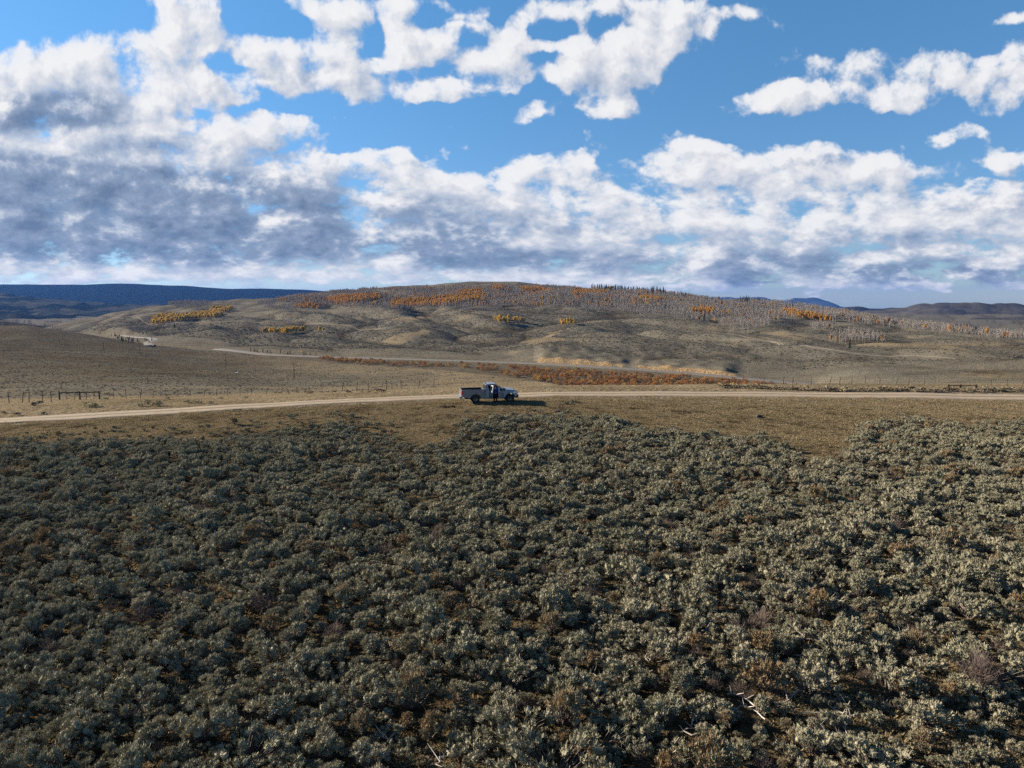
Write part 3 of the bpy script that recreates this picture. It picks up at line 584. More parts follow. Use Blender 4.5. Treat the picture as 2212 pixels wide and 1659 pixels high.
def conifer(seed, H, W):
    g = np.random.default_rng(seed); A = Acc(); sticks(A, np.array([[0, 0, -.3]]), np.array([[0, 0, H]]), .16, .02, 1, (.3, .3, 0), 5)
    n = 420; t_ = g.random(n) ** .8; a = g.random(n) * 6.283; L = W * (1 - t_) ** .85 * g.uniform(.6, 1.1, n) + .12; z = .25 + t_ * (H - .3)
    dr = np.stack([np.cos(a), np.sin(a), -.18 + 0 * a], 1); p0 = np.stack([0 * a, 0 * a, z], 1)
    for f0, f1, wd in ((0, .55, .28), (.4, 1.0, .34)):
        blades(A, p0 + dr * (L * f0)[:, None], dr + g.normal(0, .1, (n, 3)), L * (f1 - f0), wd, 0, np.stack([g.random(n) * .4, g.random(n), 0 * a], 1), g)
    return A.build('conifer', [M['conifer'], M['twig']])

protos = {}
def protocol(name):
    c = bpy.data.collections.new(name); col.children.link(c); protos[name] = c; return c
def inst(name, pts, rot, scl, cname, label, cat, pick=None, squash=None):
    me = bpy.data.meshes.new(name); me.vertices.add(len(pts)); me.vertices.foreach_set('co', np.asarray(pts, np.float32).ravel())
    a = me.attributes.new('rz', 'FLOAT_VECTOR', 'POINT'); rv = np.zeros((len(pts), 3), np.float32); rv[:, 2] = rot; a.data.foreach_set('vector', rv.ravel())
    sv = np.repeat(np.asarray(scl, np.float32)[:, None], 3, 1)
    if squash is not None: sv[:, 2] *= squash
    a = me.attributes.new('sc', 'FLOAT_VECTOR', 'POINT'); a.data.foreach_set('vector', sv.ravel())
    n_ = len(protos[cname].objects); a = me.attributes.new('pick', 'INT', 'POINT')
    a.data.foreach_set('value', np.asarray(rng.integers(0, n_, len(pts)) if pick is None else pick, np.int32)); me.update()
    o = link(bpy.data.objects.new(name, me)); g = bpy.data.node_groups.new(name + '_scatter', 'GeometryNodeTree')
    g.interface.new_socket('Geometry', in_out='INPUT', socket_type='NodeSocketGeometry'); g.interface.new_socket('Geometry', in_out='OUTPUT', socket_type='NodeSocketGeometry')
    N = g.nodes; gi = N.new('NodeGroupInput'); go = N.new('NodeGroupOutput'); ip = N.new('GeometryNodeInstanceOnPoints'); ci = N.new('GeometryNodeCollectionInfo')
    m2p = N.new('GeometryNodeMeshToPoints'); g.links.new(gi.outputs[0], m2p.inputs[0])
    ci.inputs[0].default_value = protos[cname]; ci.inputs['Separate Children'].default_value = True; ci.inputs['Reset Children'].default_value = True
    def na(nm, ty):
        x = N.new('GeometryNodeInputNamedAttribute'); x.data_type = ty; x.inputs[0].default_value = nm; return x.outputs[0]
    g.links.new(m2p.outputs[0], ip.inputs['Points']); g.links.new(ci.outputs[0], ip.inputs['Instance']); ip.inputs['Pick Instance'].default_value = True
    g.links.new(na('pick', 'INT'), ip.inputs['Instance Index']); e2r = N.new('FunctionNodeEulerToRotation'); g.links.new(na('rz', 'FLOAT_VECTOR'), e2r.inputs[0])
    g.links.new(e2r.outputs[0], ip.inputs['Rotation']); g.links.new(na('sc', 'FLOAT_VECTOR'), ip.inputs['Scale']); g.links.new(ip.outputs[0], go.inputs[0])
    md = o.modifiers.new('scatter', 'NODES'); md.node_group = g
    return tag(o, label, cat, kind='stuff')
def put(name, me, x, y, z, rz, s, label, cat, group, c=None, sz=1.0):
    o = bpy.data.objects.new(name, me); o.location = (x, y, z); o.rotation_euler = (0, 0, rz); o.scale = (s, s, s * sz)
    return tag(link(o, c=c), label, cat, group)

# ---------------------------------------------------------------- foreground sagebrush
SAGE_EDGE = [(-400, 985), (0, 955), (130, 948), (250, 940), (400, 942), (520, 935), (640, 915), (720, 905), (830, 925), (900, 955), (960, 948), (1000, 905), (1060, 892), (1180, 888), (1300, 890), (1400, 915), (1500, 925), (1640, 938), (1700, 955), (1760, 985), (1830, 965), (1860, 905), (1960, 890), (2080, 905), (2212, 895), (2500, 890)]
GAPS = [[(560,935),(700,945),(800,960),(700,972),(600,960)], [(820,925),(1000,925),(1050,950),(1010,985),(900,1005),(780,985),(700,960)], [(1640,925),(1780,925),(1860,960),(1790,1000),(1700,980)],
        [(2080,915),(2300,920),(2300,960),(2150,955),(2050,935)], [(2120,980),(2300,1000),(2300,1040),(2160,1015)], [(620,975),(760,985),(730,1010),(640,1000)],[(60,1040),(200,1050),(180,1062),(70,1056)],
        [(1800,1450),(1900,1470),(1960,1560),(1880,1600),(1780,1540)],[(2030,1500),(2300,1480),(2300,1600),(2120,1640),(1990,1580)],[(1640,1480),(1740,1500),(1760,1580),(1660,1600)],[(2080,1290),(2230,1340),(2200,1390),(2100,1370)],[(2000,1400),(2100,1400),(2080,1450),(1990,1440)]]
def sage_here(x, y):
    X, Y = project(x, y, 0 * x); ex, ey = zip(*SAGE_EDGE); Xn = X + 22 * perlin(x / 1.6, y / 1.6); Yn = Y + 9 * perlin(x / 2.3 + 5, y / 2.3)
    e_ = Yn - np.interp(Xn, ex, ey) - 9; d = sstep(-6, 34, e_) * .55 + .45 * sstep(0, 10, e_) + .035 * (e_ > -28) * (X < 1250)
    d = d * ~((X > 960) & (X < 1225) & (Y < 889))
    for g in GAPS: d = d * (1 - .62 * in_poly(Xn, Yn, g))
    right = sstep(1500, 2100, X) * sstep(1250, 1500, Y); thin = fbm(x / 2.2, y / 2.2 + 30, 3)
    d = d * (1 - right * .62 * (thin > -.08)); d = d * (1 - .8 * (fbm(x / 3.1 + 50, y / 3.1, 3) > .34))
    return d, X, Y
def scatter(n, D0, D1, side=1.44, md=None, rad=None):
    y = np.sqrt(rng.random(n) * (D1 ** 2 - D0 ** 2) + D0 ** 2); x = (rng.random(n) - .5) * side * y; return x, y
N0 = 125000; bx, by = scatter(N0, 11, 68, 1.95)
dens, X, Y = sage_here(bx, by); keep = rng.random(N0) < dens
bx, by = bx[keep], by[keep]; bs = np.clip(rng.lognormal(-1.0, .36, len(bx)), .20, 1.1)
bs *= 1 + .18 * fbm(bx / 4, by / 4 + 11, 2); bs *= .62 + .38 * dens[keep]
cell = {}; ok = []
for i in np.argsort(-bs):         # larger shrubs first; the next keep their distance
    cx_, cy_ = int(bx[i] // 1), int(by[i] // 1); r = .50 * bs[i]; good = True
    for u_ in (-1, 0, 1):
        for v_ in (-1, 0, 1):
            for j in cell.get((cx_ + u_, cy_ + v_), ()):
                if (bx[i] - bx[j]) ** 2 + (by[i] - by[j]) ** 2 < ((r + .50 * bs[j]) * .94) ** 2: good = False; break
            if not good: break
        if not good: break
    if good: ok.append(i); cell.setdefault((cx_, cy_), []).append(i)
ok = np.array(ok); bx, by, bs = bx[ok], by[ok], bs[ok]; bz = ground(bx, by)
print('sage count', len(bx))
cS = protocol('sagebrush_kinds')
sages = [sage_mesh(100 + i, w=.46 + .08 * (i % 3), h=.5 + .06 * (i % 4)) for i in range(10)] + [sage_mesh(130 + i, rust=r, h=.66, w=.42) for i, r in enumerate((.35, .8))] + [twiggy(150, 260, .5, .5)]
kind = rng.integers(0, 10, len(bx)); rr_ = rng.random(len(bx)); Xb, Yb = project(bx, by, bz)
kind = np.where(rr_ < .075 + .05 * (fbm(bx / 6, by / 6 + 3, 2) > .1), 10 + (rr_ * 1000).astype(int) % 2, kind); kind = np.where((rr_ > .968 - .10 * (Xb > 1500) * (Yb > 1350)), 12, kind)
px_w = bs / np.hypot(np.hypot(bx, by), ZC); vis = (Xb > 10) & (Xb < 2202) & (Yb < 1650)
order = np.argsort(-(px_w * vis)); near = order[:300]; nearset = np.zeros(len(bx), bool); nearset[near] = True
first = {}
SL = {'sage': 'grey green sagebrush in the dense foreground stand', 'rust': 'sagebrush with rusty orange seed stalks in the foreground stand', 'bare': 'leafless brown twiggy shrub in the foreground stand'}
for i in near:
    k = kind[i]; kk = 'sage' if k < 10 else 'rust' if k < 12 else 'bare'; isf = k not in first; first[k] = 1
    put('sagebrush' if k < 12 else 'bare_shrub', sages[k], bx[i], by[i], bz[i], rng.random() * 6.28, bs[i], SL[kk], 'shrub', {'sage': 'grey green sagebrush filling the foreground', 'rust': 'rust tipped sagebrush in the foreground', 'bare': 'leafless shrubs in the foreground'}[kk], cS if isf else None, .85 + .35 * rng.random())
have = sorted(first); rest = np.where(~nearset)[0]; names = [o.name for o in cS.objects]
srt = sorted(names); lab = {}
for n_ in range(len(srt)): lab[n_] = [k for k in range(13) if sages[k] == cS.objects[srt[n_]].data][0]
inv = {v: k for k, v in lab.items()}; pk = np.array([inv.get(kind[i], 0) for i in rest])
inst('sagebrush_stand', np.stack([bx, by, bz], 1)[rest], rng.random(len(rest)) * 6.28, bs[rest], 'sagebrush_kinds', 'dense grey green sagebrush covering the middle of the foreground', 'sagebrush', pk, .85 + .35 * rng.random(len(rest)))
# notable single shrubs
def single(name, me, X, Y, s0, label, cat='shrub'):
    p = hit([X], [Y])[0]; s = s0 * .85; return put(name, me, p[0], p[1], p[2], random.random() * 6, s, label, cat, None)
single('bare_shrub', twiggy(171, 700, .62, .95), 2115, 1490, 1.15, 'dark purplish leafless bush with dense fine twigs near right edge')
single('rust_shrub', sage_mesh(181, rust=.9, w=.42, h=.75), 1652, 1412, 1.0, 'upper of two rusty topped shrubs beside bare grass at lower right')
single('rust_shrub', sage_mesh(182, rust=.9, w=.46, h=.8), 1655, 1490, 1.1, 'lower of two rusty topped shrubs beside bare grass at lower right')
single('pale_shrub', sage_mesh(183, w=.52, h=.8), 1920, 1500, 1.05, 'pale sage bush standing alone on grass at lower right')
single('pale_shrub', sage_mesh(184, w=.6, h=.7), 1690, 1085 + 180, 1.3, 'tall pale sage bush with feathery top right of centre')
# dry grass, dead branches and litter under the shrubs
cG = protocol('grass_kinds')
gm = [tuft(200 + i, 70, .30, .12) for i in range(5)]
for i, me_ in enumerate(gm):
    p = hit([700 + 300 * i], [902 + 3 * i])[0]
    put('grass_tuft', me_, p[0], p[1], p[2], i, 1.4, 'short dry grass on the strip before the road', 'grass', 'dry grass tufts', cG)['kind'] = 'stuff'
gx_, gy_ = scatter(112000, 12, 72, 1.9); d_, X, Y = sage_here(gx_, gy_)
rpx, rpy = project(road_pts[:, 0], road_pts[:, 1], road_pts[:, 2]); so_ = np.argsort(rpx)
near_road = Y < np.interp(X, rpx[so_], rpy[so_]) + 7 + 6 * perlin(gx_ / 1.3, gy_ / 1.3)
gk = (~near_road) & (rng.random(len(gx_)) < np.where(d_ > .5, .16, .85) * (.5 + 1.3 * (fbm(gx_ / 2.2, gy_ / 1.7, 4) + .1)))
gx_, gy_ = gx_[gk], gy_[gk]; gz_ = ground(gx_, gy_)
inst('dry_grass', np.stack([gx_, gy_, gz_], 1), rng.random(len(gx_)) * 6.28, rng.uniform(.5, 1.5, len(gx_)) * (1 + .9 * fbm(gx_ / 3, gy_ / 3, 3)), 'grass_kinds', 'short dry grass growing between sagebrush and road', 'grass')
g = np.random.default_rng(5)
def deadwood(seed):
    g = np.random.default_rng(seed); A = Acc(); p = np.array([0, 0, .04]); a = 0
    for k in range(7):
        a += g.normal(0, .6); q_ = p + np.array([math.cos(a), math.sin(a), g.normal(.05, .35)]) * .11; q_[2] = max(q_[2], .03); sticks(A, p[None], q_[None], .017 - .0018 * k, .015 - .0018 * k, 0, (.5, .6, 0), 4)
        if k in (2, 4, 5):
            for _ in range(2): e_ = q_ + g.normal(0, .12, 3) + [0, 0, .09]; sticks(A, q_[None], e_[None], .009, .003, 0, (.5, .7, 0))
        p = q_
    return A.build('dead_branch', [M['dead']])
dw = [deadwood(300 + i) for i in range(6)]
for i in range(70):
    X = g.uniform(20, 2190) if i < 22 else g.uniform(1300, 2190); Y = g.uniform(1150, 1640) if i < 22 else g.uniform(1280, 1640); p = hit([X], [Y])[0]
    put('dead_branch', dw[i % 6], p[0], p[1], p[2] + .05, g.random() * 6.3, g.uniform(.6, 1.3), 'bleached dead branch lying among the sagebrush', 'dead branch', 'bleached dead branches in the sagebrush')

# ---------------------------------------------------------------- mid distance sagebrush on fields and slopes
def clear_of_tracks(x, y, d=3.2):
    ok_ = np.ones(len(x), bool)
    for o in bpy.data.objects:
        if o.name.startswith(('dirt_track', 'highway', 'valley_road')):
            n_ = len(o.data.vertices); c_ = np.empty(n_ * 3, np.float32); o.data.vertices.foreach_get('co', c_); c_ = c_.reshape(-1, 3)[:, :2]
            a_ = 5 if o.name.startswith('dirt_track') else 7 if o.name.startswith('valley') else 9
            c_ = c_.reshape(-1, a_, 2)[:, a_ // 2][::2]; dd = d if a_ == 5 else 8.5
            box_ = (x > c_[:, 0].min() - 9) & (x < c_[:, 0].max() + 9) & (y > c_[:, 1].min() - 9) & (y < c_[:, 1].max() + 9); q_ = np.where(box_)[0]
            for s_ in range(0, len(q_), 4000):
                e_ = q_[s_:s_ + 4000]; ok_[e_] &= (np.hypot(x[e_, None] - c_[None, :, 0], y[e_, None] - c_[None, :, 1]).min(1) > dd)
    return ok_
cF = protocol('far_shrub_kinds')
M['farsage'] = leafcol('far_sage_mat', [(.165, .156, .124), (.210, .196, .156), (.150, .142, .112), (.235, .217, .172)])
ff = [shrub_far(400 + i, .62, .58, 150, .14, [M['farsage']], 'roadside_shrub') for i in range(4)]
M['roadsage'] = leafcol('roadside_sage_mat', [(.24, .215, .14), (.28, .25, .17), (.21, .19, .12)], trans=.3)
rf = [shrub_far(420 + i, .62, .55, 220, .12, [M['roadsage']], 'roadside_shrub') for i in range(3)]
pf = [shrub_far(410 + i, .62, .55, 170, .14, [M['rabbit']], 'pale_brush') for i in range(3)]
fp = [(85, 876), (12, 912), (35, 914), (150, 879), (232, 878), (262, 862), (305, 878), (345, 876), (360, 868), (380, 872), (425, 878), (470, 878), (478, 864), (455, 866)]
FR = [(82,876,3.2),(305,877,1.6),(340,876,2.4),(317,869,1.5),(360,862,1.3),(404,885-14,1.6),(422,872,1.9),(430,867,1.2),(455,872,1.3),(478,862,1.3),(232,849+4,2.6),(262,857,1.5),(200,862+16,1.8),(192,874+2,2.0),(200,883-4,2),(225,864,1.8),(35,897,2.0),(8,893,1.5),(95,895,1.6),(528,860,1.4)]
ORD = 'leftmost second third fourth fifth sixth seventh eighth ninth tenth eleventh twelfth thirteenth fourteenth fifteenth sixteenth seventeenth eighteenth nineteenth rightmost'.split()
k = 0
for X, Y, s in sorted(FR):
    p = hit([X], [Y])[0]; put('roadside_shrub', ff[k % 4] if k < 4 else rf[k % 3], p[0], p[1], p[2], k, s * (.6 if k > 3 else .35), (ORD[k] if k in (0, 19) else ORD[k] + ' from left') + ' of the low olive shrubs between road and left fence', 'shrub', 'low shrubs between road and fence', cF if k < 4 else None, .62); k += 1
k = 0; cP = protocol('pale_brush_kinds')
for X in list(range(590, 830, 17)) + list(range(1560, 2212, 13)):
    Xj = X + g.uniform(-6, 6); p = hit([Xj], [848 - 2 * (X > 1300) * 1.6 + g.uniform(-1, 2.5)], 84)[0]
    if p[1] > 170: continue
    put('pale_brush', pf[k % 3], p[0], p[1], p[2], k, g.uniform(.8, 1.6) * (1.0 if X > 1300 else .8), 'pale straw coloured brush along the fence beyond the road', 'shrub', 'pale brush along the fence', cP if k < 3 else None, .62); k += 1
def field(n, D0, D1, side=1.5):
    x, y = scatter(n, D0, D1, side); z, li = ground(x, y, True); X, Y = project(x, y, z); return x, y, z, li, X, Y
x, y, z, li, X, Y = field(150000, 112, 640)
zn = zone_of(x, y, z, li)[:, 0]; cl_ = fbm(x / 9, y / 16 + 3, 3)
kp = (li > 4.05) & (li < 7.4) & (rng.random(len(x)) < np.clip(.65 - zn * .8 + cl_ * 1.5, .01, 1) * .8)
kp |= (li > 10.9) & (rng.random(len(x)) < .55)
kp &= (X > -60) & (X < 2270); kp &= clear_of_tracks(x, y)
inst('field_sagebrush', np.stack([x, y, z], 1)[kp], rng.random(kp.sum()) * 6.28, rng.uniform(.25, .7, kp.sum()), 'far_shrub_kinds', 'sparse sagebrush over the fields beyond the fence', 'sagebrush', squash=rng.uniform(.3, .55, kp.sum())); print('field', kp.sum())
x, y, z, li, X, Y = field(190000, 380, 1000)
ASP = [[(560,668),(620,672),(700,664),(843,668),(875,673),(971,669),(1035,666),(1163,664),(1246,670),(1300,673),(1440,687),(1547,699),(1613,715),(1650,712),(1665,700),(1690,690),(1800,705),(1868,700),(1960,712),(2080,726),(2212,737),(2212,726),(2080,714),(1943,694),(1868,680),(1780,666),(1660,654),(1600,654),(1503,645),(1437,634),(1327,630),(1118,620),(960,622),(779,628),(640,642),(560,655)],
       [(1580,703),(1620,703),(1618,722),(1578,716)], [(1776,727),(1800,745),(1905,744),(1915,730),(1850,724)], [(345,655),(460,655),(460,664),(400,668),(380,664)], [(1750,705),(1810,708),(1790,716),(1755,712)],[(815,705),(850,705),(848,712),(818,712)]]
ORA = [[(838,657),(850,668),(910,664),(960,662),(1000,655),(1050,650),(1048,640),(990,640),(930,648),(870,650)], [(700,650),(740,642),(810,638),(830,648),(780,655),(720,658)], [(990,632),(1040,628),(1040,640),(1000,640)], [(640,660),(690,662),(690,669),(636,667)],
       [(1390,641),(1440,650),(1420,655),(1380,648)],[(1480,668),(1550,672),(1540,682),(1500,678)],[(1690,672),(1760,682),(1800,695),(1740,693),(1700,684)],[(1230,632),(1320,632),(1300,640),(1240,640)],[(1056,620),(1090,620),(1080,632)],[(1120,622),(1200,628),(1180,634),(1130,632)]]
GOLD = [[(325,693),(330,703),(345,701),(420,690),(470,685),(500,672),(495,664),(470,664),(450,676),(400,684),(350,684)], [(1066,691),(1066,698),(1130,699),(1125,693)], [(1215,700),(1216,707),(1242,707),(1240,700)], [(640,715),(590,722),(600,726),(660,718)], [(1810,760),(1800,772),(1860,770),(1850,760)],[(560,722),(640,716),(620,724)],[(1300,617),(1330,620),(1320,626)],[(700,714),(715,717),(690,719)]]
def inany(X, Y, ps): 
    r = np.zeros(len(X), bool)
    for p in ps: r |= in_poly(X, Y, p)
    return r
X_ = X + 6 * perlin(x / 20, y / 20); Y_ = Y + 2.0 * perlin(x / 25 + 3, y / 25)
asp = inany(X_, Y_, ASP)
kp = (li > 11.3) & (li < 15.8) & (~asp) & (X > -20) & (X < 2240) & (rng.random(len(x)) < np.clip(.9 - 1.4 * zone_of(x, y, z, li)[:, 0], 0, 1) * .42)
kp &= clear_of_tracks(x, y, 4.5)
inst('slope_sagebrush', np.stack([x, y, z], 1)[kp], rng.random(kp.sum()) * 6.28, rng.uniform(.8, 1.8, kp.sum()), 'far_shrub_kinds', 'grey sagebrush covering the long far slope', 'sagebrush', squash=rng.uniform(.45, .7, kp.sum())); print('slope', kp.sum())

# ---------------------------------------------------------------- willows of the valley floor
cW = protocol('willow_kinds')
wm = [shrub_far(500 + i, 1.7, 2.3, 420, .22, [M['willow'], M['twig']], 'willow_bush', 14, .7) for i in range(5)]
WIL = [[(973,787),(1040,787),(1150,797),(1250,803),(1320,806),(1400,812),(1500,820),(1600,828),(1660,833),(1720,838),(1720,846),(1283,846),(1225,838),(1161,823),(1080,809),(1000,794)], [(690,774),(740,776),(800,780),(862,785),(980,789),(980,794),(862,792),(790,788),(700,779)]]
def zband(X, Y, z=-30.5):
    p = []
    for a, b in zip(X, Y):
        az, s = ray(a, b); r = (z - ZC) / s; p.append((r * math.sin(az), r * math.cos(az)))
    return p
wp = []
cand = np.stack([rng.uniform(-160, 330, 60000), rng.uniform(190, 500, 60000)], 1); cz, cli = ground(cand[:, 0], cand[:, 1], True); CX, CY = project(cand[:, 0], cand[:, 1], cz)
m_ = (inany(CX + 8 * perlin(cand[:, 0] / 12, cand[:, 1] / 12), CY, WIL)) & (cli > 7.4) & (cli < 8.93)
m_ &= fbm(cand[:, 0] / 14, cand[:, 1] / 14, 3) > np.where(CX < 1150, -.06, -.16)
cand = cand[m_]; cz = cz[m_]; CX, CY = CX[m_], CY[m_]; keep_ = []; cell = {}
for i in range(len(cand)):
    a, b = int(cand[i, 0] // 3), int(cand[i, 1] // 3)
    if all((cand[i, 0] - cand[j, 0]) ** 2 + (cand[i, 1] - cand[j, 1]) ** 2 > 2.3 ** 2 for u_ in (-1, 0, 1) for v_ in (-1, 0, 1) for j in cell.get((a + u_, b + v_), ())): keep_.append(i); cell.setdefault((a, b), []).append(i)
cand, cz, CX, CY = cand[keep_], cz[keep_], CX[keep_], CY[keep_]; print('willows', len(cand))
o_ = np.argsort(np.hypot(cand[:, 0], cand[:, 1]) + 1000 * ((CX > 2200) | (CY > 841)))
for n_, i in enumerate(o_[:300]):
    put('willow_bush', wm[n_ % 5], cand[i, 0], cand[i, 1], cz[i], rng.random() * 6, rng.uniform(.5, 1.4), 'orange and rust coloured willow bush on the valley floor behind the plateau', 'willow', 'autumn willow bushes on the valley floor', cW if n_ < 5 else None)
i = o_[300:]
if len(i): inst('willow_thicket', np.stack([cand[i, 0], cand[i, 1], cz[i]], 1), rng.random(len(i)) * 6, rng.uniform(.5, 1.15, len(i)), 'willow_kinds', 'farther orange and rust willow bushes below the highway', 'willows')

# ---------------------------------------------------------------- aspens and conifers of the long hill
cB = protocol('bare_aspen_kinds'); cO = protocol('orange_aspen_kinds'); cD = protocol('gold_aspen_kinds'); cC = protocol('conifer_kinds')
am = [aspen(600 + i, 9.5 + .8 * (i % 3)) for i in range(6)]; om = [aspen(620 + i, 8.5, 'aspen_leaf', 520) for i in range(3)]; dm = [aspen(630 + i, 6.0, 'aspen_gold', 520) for i in range(3)]; cm = [conifer(640 + i, 9 + i, 1.9) for i in range(4)]
n = 190000; x, y = scatter(n, 560, 1850, 1.46); z, li = ground(x, y, True); X, Y = project(x, y, z); X_ = X + 7 * perlin(x / 22, y / 22); Y_ = Y + 2.2 * perlin(x / 30 + 3, y / 30)
hill = (li > 12.2) & (li < 16.15) & (X > 150)
u_ = rng.random(n); clear = fbm(x / 60, y / 90, 3); orange = inany(X_, Y_, ORA); gold = inany(X_, Y_, GOLD); a_ = inany(X_, Y_, ASP)
pO = np.where(orange, .85, np.where(a_ & (Y < 664) & (X > 600) & (X < 1500), .10 * (fbm(x / 40 + 9, y / 60, 2) > .02) + .02, np.where(a_ & (X > 1500), .03, 0)))
dn = np.where(a_, np.where(clear > .20, .06, .85) * np.clip(.9 + clear, 0, 1), 0)
isO = hill & (orange | a_) & (rng.random(n) < pO) & (u_ < .95) & ((clear < .25) | orange)
isD = hill & gold & (u_ < .6) & ((y > 520))
isB = hill & a_ & ~isO & (u_ < dn) & ~(orange & (rng.random(n) < .6)) & (Y_ > 612 + (X > 950) * (X < 1300) * 8)
def trees(mask, mset, c_, cname, nm, lab_, cat, grp, stuffname, stufflab, smin, smax, lim=300):
    i = np.where(mask)[0]; xx, yy, zz = x[i], y[i], z[i]
    # which ones show: the nearest of each grove first
    d = np.hypot(xx, yy); o = np.argsort(d + 90 * rng.random(len(d))); n1_ = o[:lim]; rest_ = o[lim:]
    for j, q_ in enumerate(n1_):
        put(nm, mset[j % len(mset)], xx[q_], yy[q_], zz[q_], rng.random() * 6, rng.uniform(smin, smax), lab_, cat, grp, c_ if j < len(mset) else None)
    if len(rest_): inst(stuffname, np.stack([xx, yy, zz], 1)[rest_], rng.random(len(rest_)) * 6, rng.uniform(smin, smax, len(rest_)), cname, stufflab, cat)
    print(nm, len(i))
trees(isB, am, cB, 'bare_aspen_kinds', 'bare_aspen', 'leafless grey aspen at the near side of the groves on the long hill', 'aspen', 'leafless grey aspens at the near side of the groves', 'bare_aspen_grove', 'leafless grey aspen woods covering the top of the long hill', .40, .85)
trees(isO, om, cO, 'orange_aspen_kinds', 'orange_aspen', 'orange leaved aspen in the groves of the long hill', 'aspen', 'orange leaved aspens on the long hill', 'orange_aspen_grove', 'farther orange aspens among grey trunks', .5, .85)
trees(isD, dm, cD, 'gold_aspen_kinds', 'golden_aspen', 'small golden aspen in a low clump on the open slope', 'aspen', 'small golden aspens on the open slope', 'golden_aspen_clump', 'farther golden aspens on the left slope', .6, 1.1)
CON = [([(1275,621),(1440,632),(1440,637),(1280,626)], 130, 1.1), ([(1445,634),(1560,646),(1555,650),(1445,640)], 34, .7), ([(1596,646),(1645,650),(1645,656),(1600,652)], 26, .9), ([(1118,613),(1275,621),(1275,625),(1118,617)], 26, .6), ([(232,722),(262,727),(304,738),(300,745),(262,738)], 30, .42),
       ([(540,757),(690,768),(680,770),(545,762)], 16, .32), ([(376,705),(384,705),(384,708),(376,708)], 1, .9), ([(1835,752),(1838,752),(1838,754),(1835,754)], 1, .62), ([(300,728),(330,735),(325,742),(305,735)], 6, .4), ([(1860,684),(1940,700),(1960,706),(1900,700)], 14, .7), ([(1690,660),(1720,662),(1715,667)], 5, .7)]
k = 0
for poly, cnt, s in CON:
    xs = [p[0] for p in poly]; ys = [p[1] for p in poly]; c = 0; tries = 0
    while c < cnt and tries < 3000:
        tries += 1; X1, Y1 = rng.uniform(min(xs), max(xs)), rng.uniform(min(ys), max(ys))
        if not in_poly(np.array([X1]), np.array([Y1]), poly)[0]: continue
        p = hit([X1], [Y1], 400)[0]; c += 1
        lone = cnt == 1 and X1 > 1000
        put('conifer', cm[k % 4], p[0], p[1], p[2] - .2, k, s * rng.uniform(.6, 1.05), 'single dark conifer by the track on the right slope' if lone else 'dark conifer in the scattered stands along the hill crest and valley', 'conifer', None if lone else 'dark conifers on the hill crest and in the valley', cC if k < 4 else None); k += 1

for i in range(46):      # leafless trees along the top of the left slope
    X1 = g.uniform(-10, 118) if i < 34 else g.uniform(110, 150); Y1 = np.interp(X1, [0, 60, 118, 150], [703, 704, 712, 718]) + g.uniform(-1, 7); p = hit([X1], [Y1], 300)[0]
    put('bare_tree', am[i % 6], p[0], p[1], p[2], g.random() * 6, g.uniform(.45, .95) * (1 if X1 < 70 else .6), 'leafless dark tree on top of the left slope', 'tree', 'leafless trees on top of the left slope')
# ---------------------------------------------------------------- far ridges
def flat0(*a, **k):
    m = flat(*a, **k); m.node_tree.nodes['Principled BSDF'].inputs['Specular IOR Level'].default_value = 0; m.node_tree.nodes['Principled BSDF'].inputs['Roughness'].default_value = 1; return m
def ridge(name, rows, mt, label, nx=260, sub=10, amp=0, wl=300, sg=2):
    """rows: list of lists of (X pixel, Y pixel, depth), near to far"""
    a0 = max(min(ray(p[0], p[1])[0] for p in r) for r in rows); a1 = min(max(ray(p[0], p[1])[0] for p in r) for r in rows)
    az = np.linspace(a0, a1, nx); rs, zs = [], []
    for r in rows:
        q_ = sorted(P(*p) for p in r); a = [p[0] for p in q_]
        rs.append(gsm(np.interp(az, a, [p[1] for p in q_]), sg)); zs.append(gsm(np.interp(az, a, [p[2] for p in q_]), sg))
    rs = np.array(rs); zs = np.array(zs); T = np.linspace(0, len(rows) - 1.0001, (len(rows) - 1) * sub + 1); i = T.astype(int); f = (T - i)[:, None]
    f = f * f * (3 - 2 * f) * .4 + f * .6
    rr = rs[i] * (1 - f) + rs[i + 1] * f; zz = zs[i] * (1 - f) + zs[i + 1] * f; x = rr * np.sin(az); y = rr * np.cos(az)
    if amp: zz = zz + amp * (np.abs(perlin(x / wl, y / wl)) * 1.6 + .5 * np.abs(perlin(x / wl * 2.7, y / wl * 2.7)) - .5) * np.minimum(1, 3 * np.minimum(T, len(rows) - 1 - T)[:, None] + .12)
    n = len(T); ii = np.arange(n * nx).reshape(n, nx); F = np.stack([ii[:-1, :-1], ii[:-1, 1:], ii[1:, 1:], ii[1:, :-1]], -1).reshape(-1, 4)[:, ::-1]
    me = mesh_np(name, np.stack([x, y, zz], -1).reshape(-1, 3), F, mt, True)
    return tag(link(bpy.data.objects.new(name, me)), label, kind='structure')
M['forest_shadow'] = flat0('forest_shadow_mat', (.002, .005, .006), (.004, .008, .009), .004)  # near-black forest colour with the cloud shadow on the mesa put in
def b_foot(n, b):
    p = pos(n); sp = n.new('ShaderNodeSeparateXYZ'); n.l.new(p, sp.inputs[0]); q_ = n.comb(sp.outputs[0], n.math('MULTIPLY', sp.outputs[1], .35), 0)
    x = n.noise(q_, .0038, 6, .62); y = n.noise(q_, .016, 5, .6); c = n.mix(n.mapr(x, .47, .54), c4(.007, .012, .011), c4(.040, .042, .036)); c = n.mix(n.mapr(y, .57, .63, 0, .7), c, c4(.10, .088, .07)); n.l.new(c, b.inputs['Base Color'])
M['foothill'] = mat('foothill_mat', rough=1, build=b_foot, spec=0)
M['brownhill'] = flat('brown_hill_mat', (.042, .042, .042), (.085, .078, .070), .012, bs=.5, bd=12)
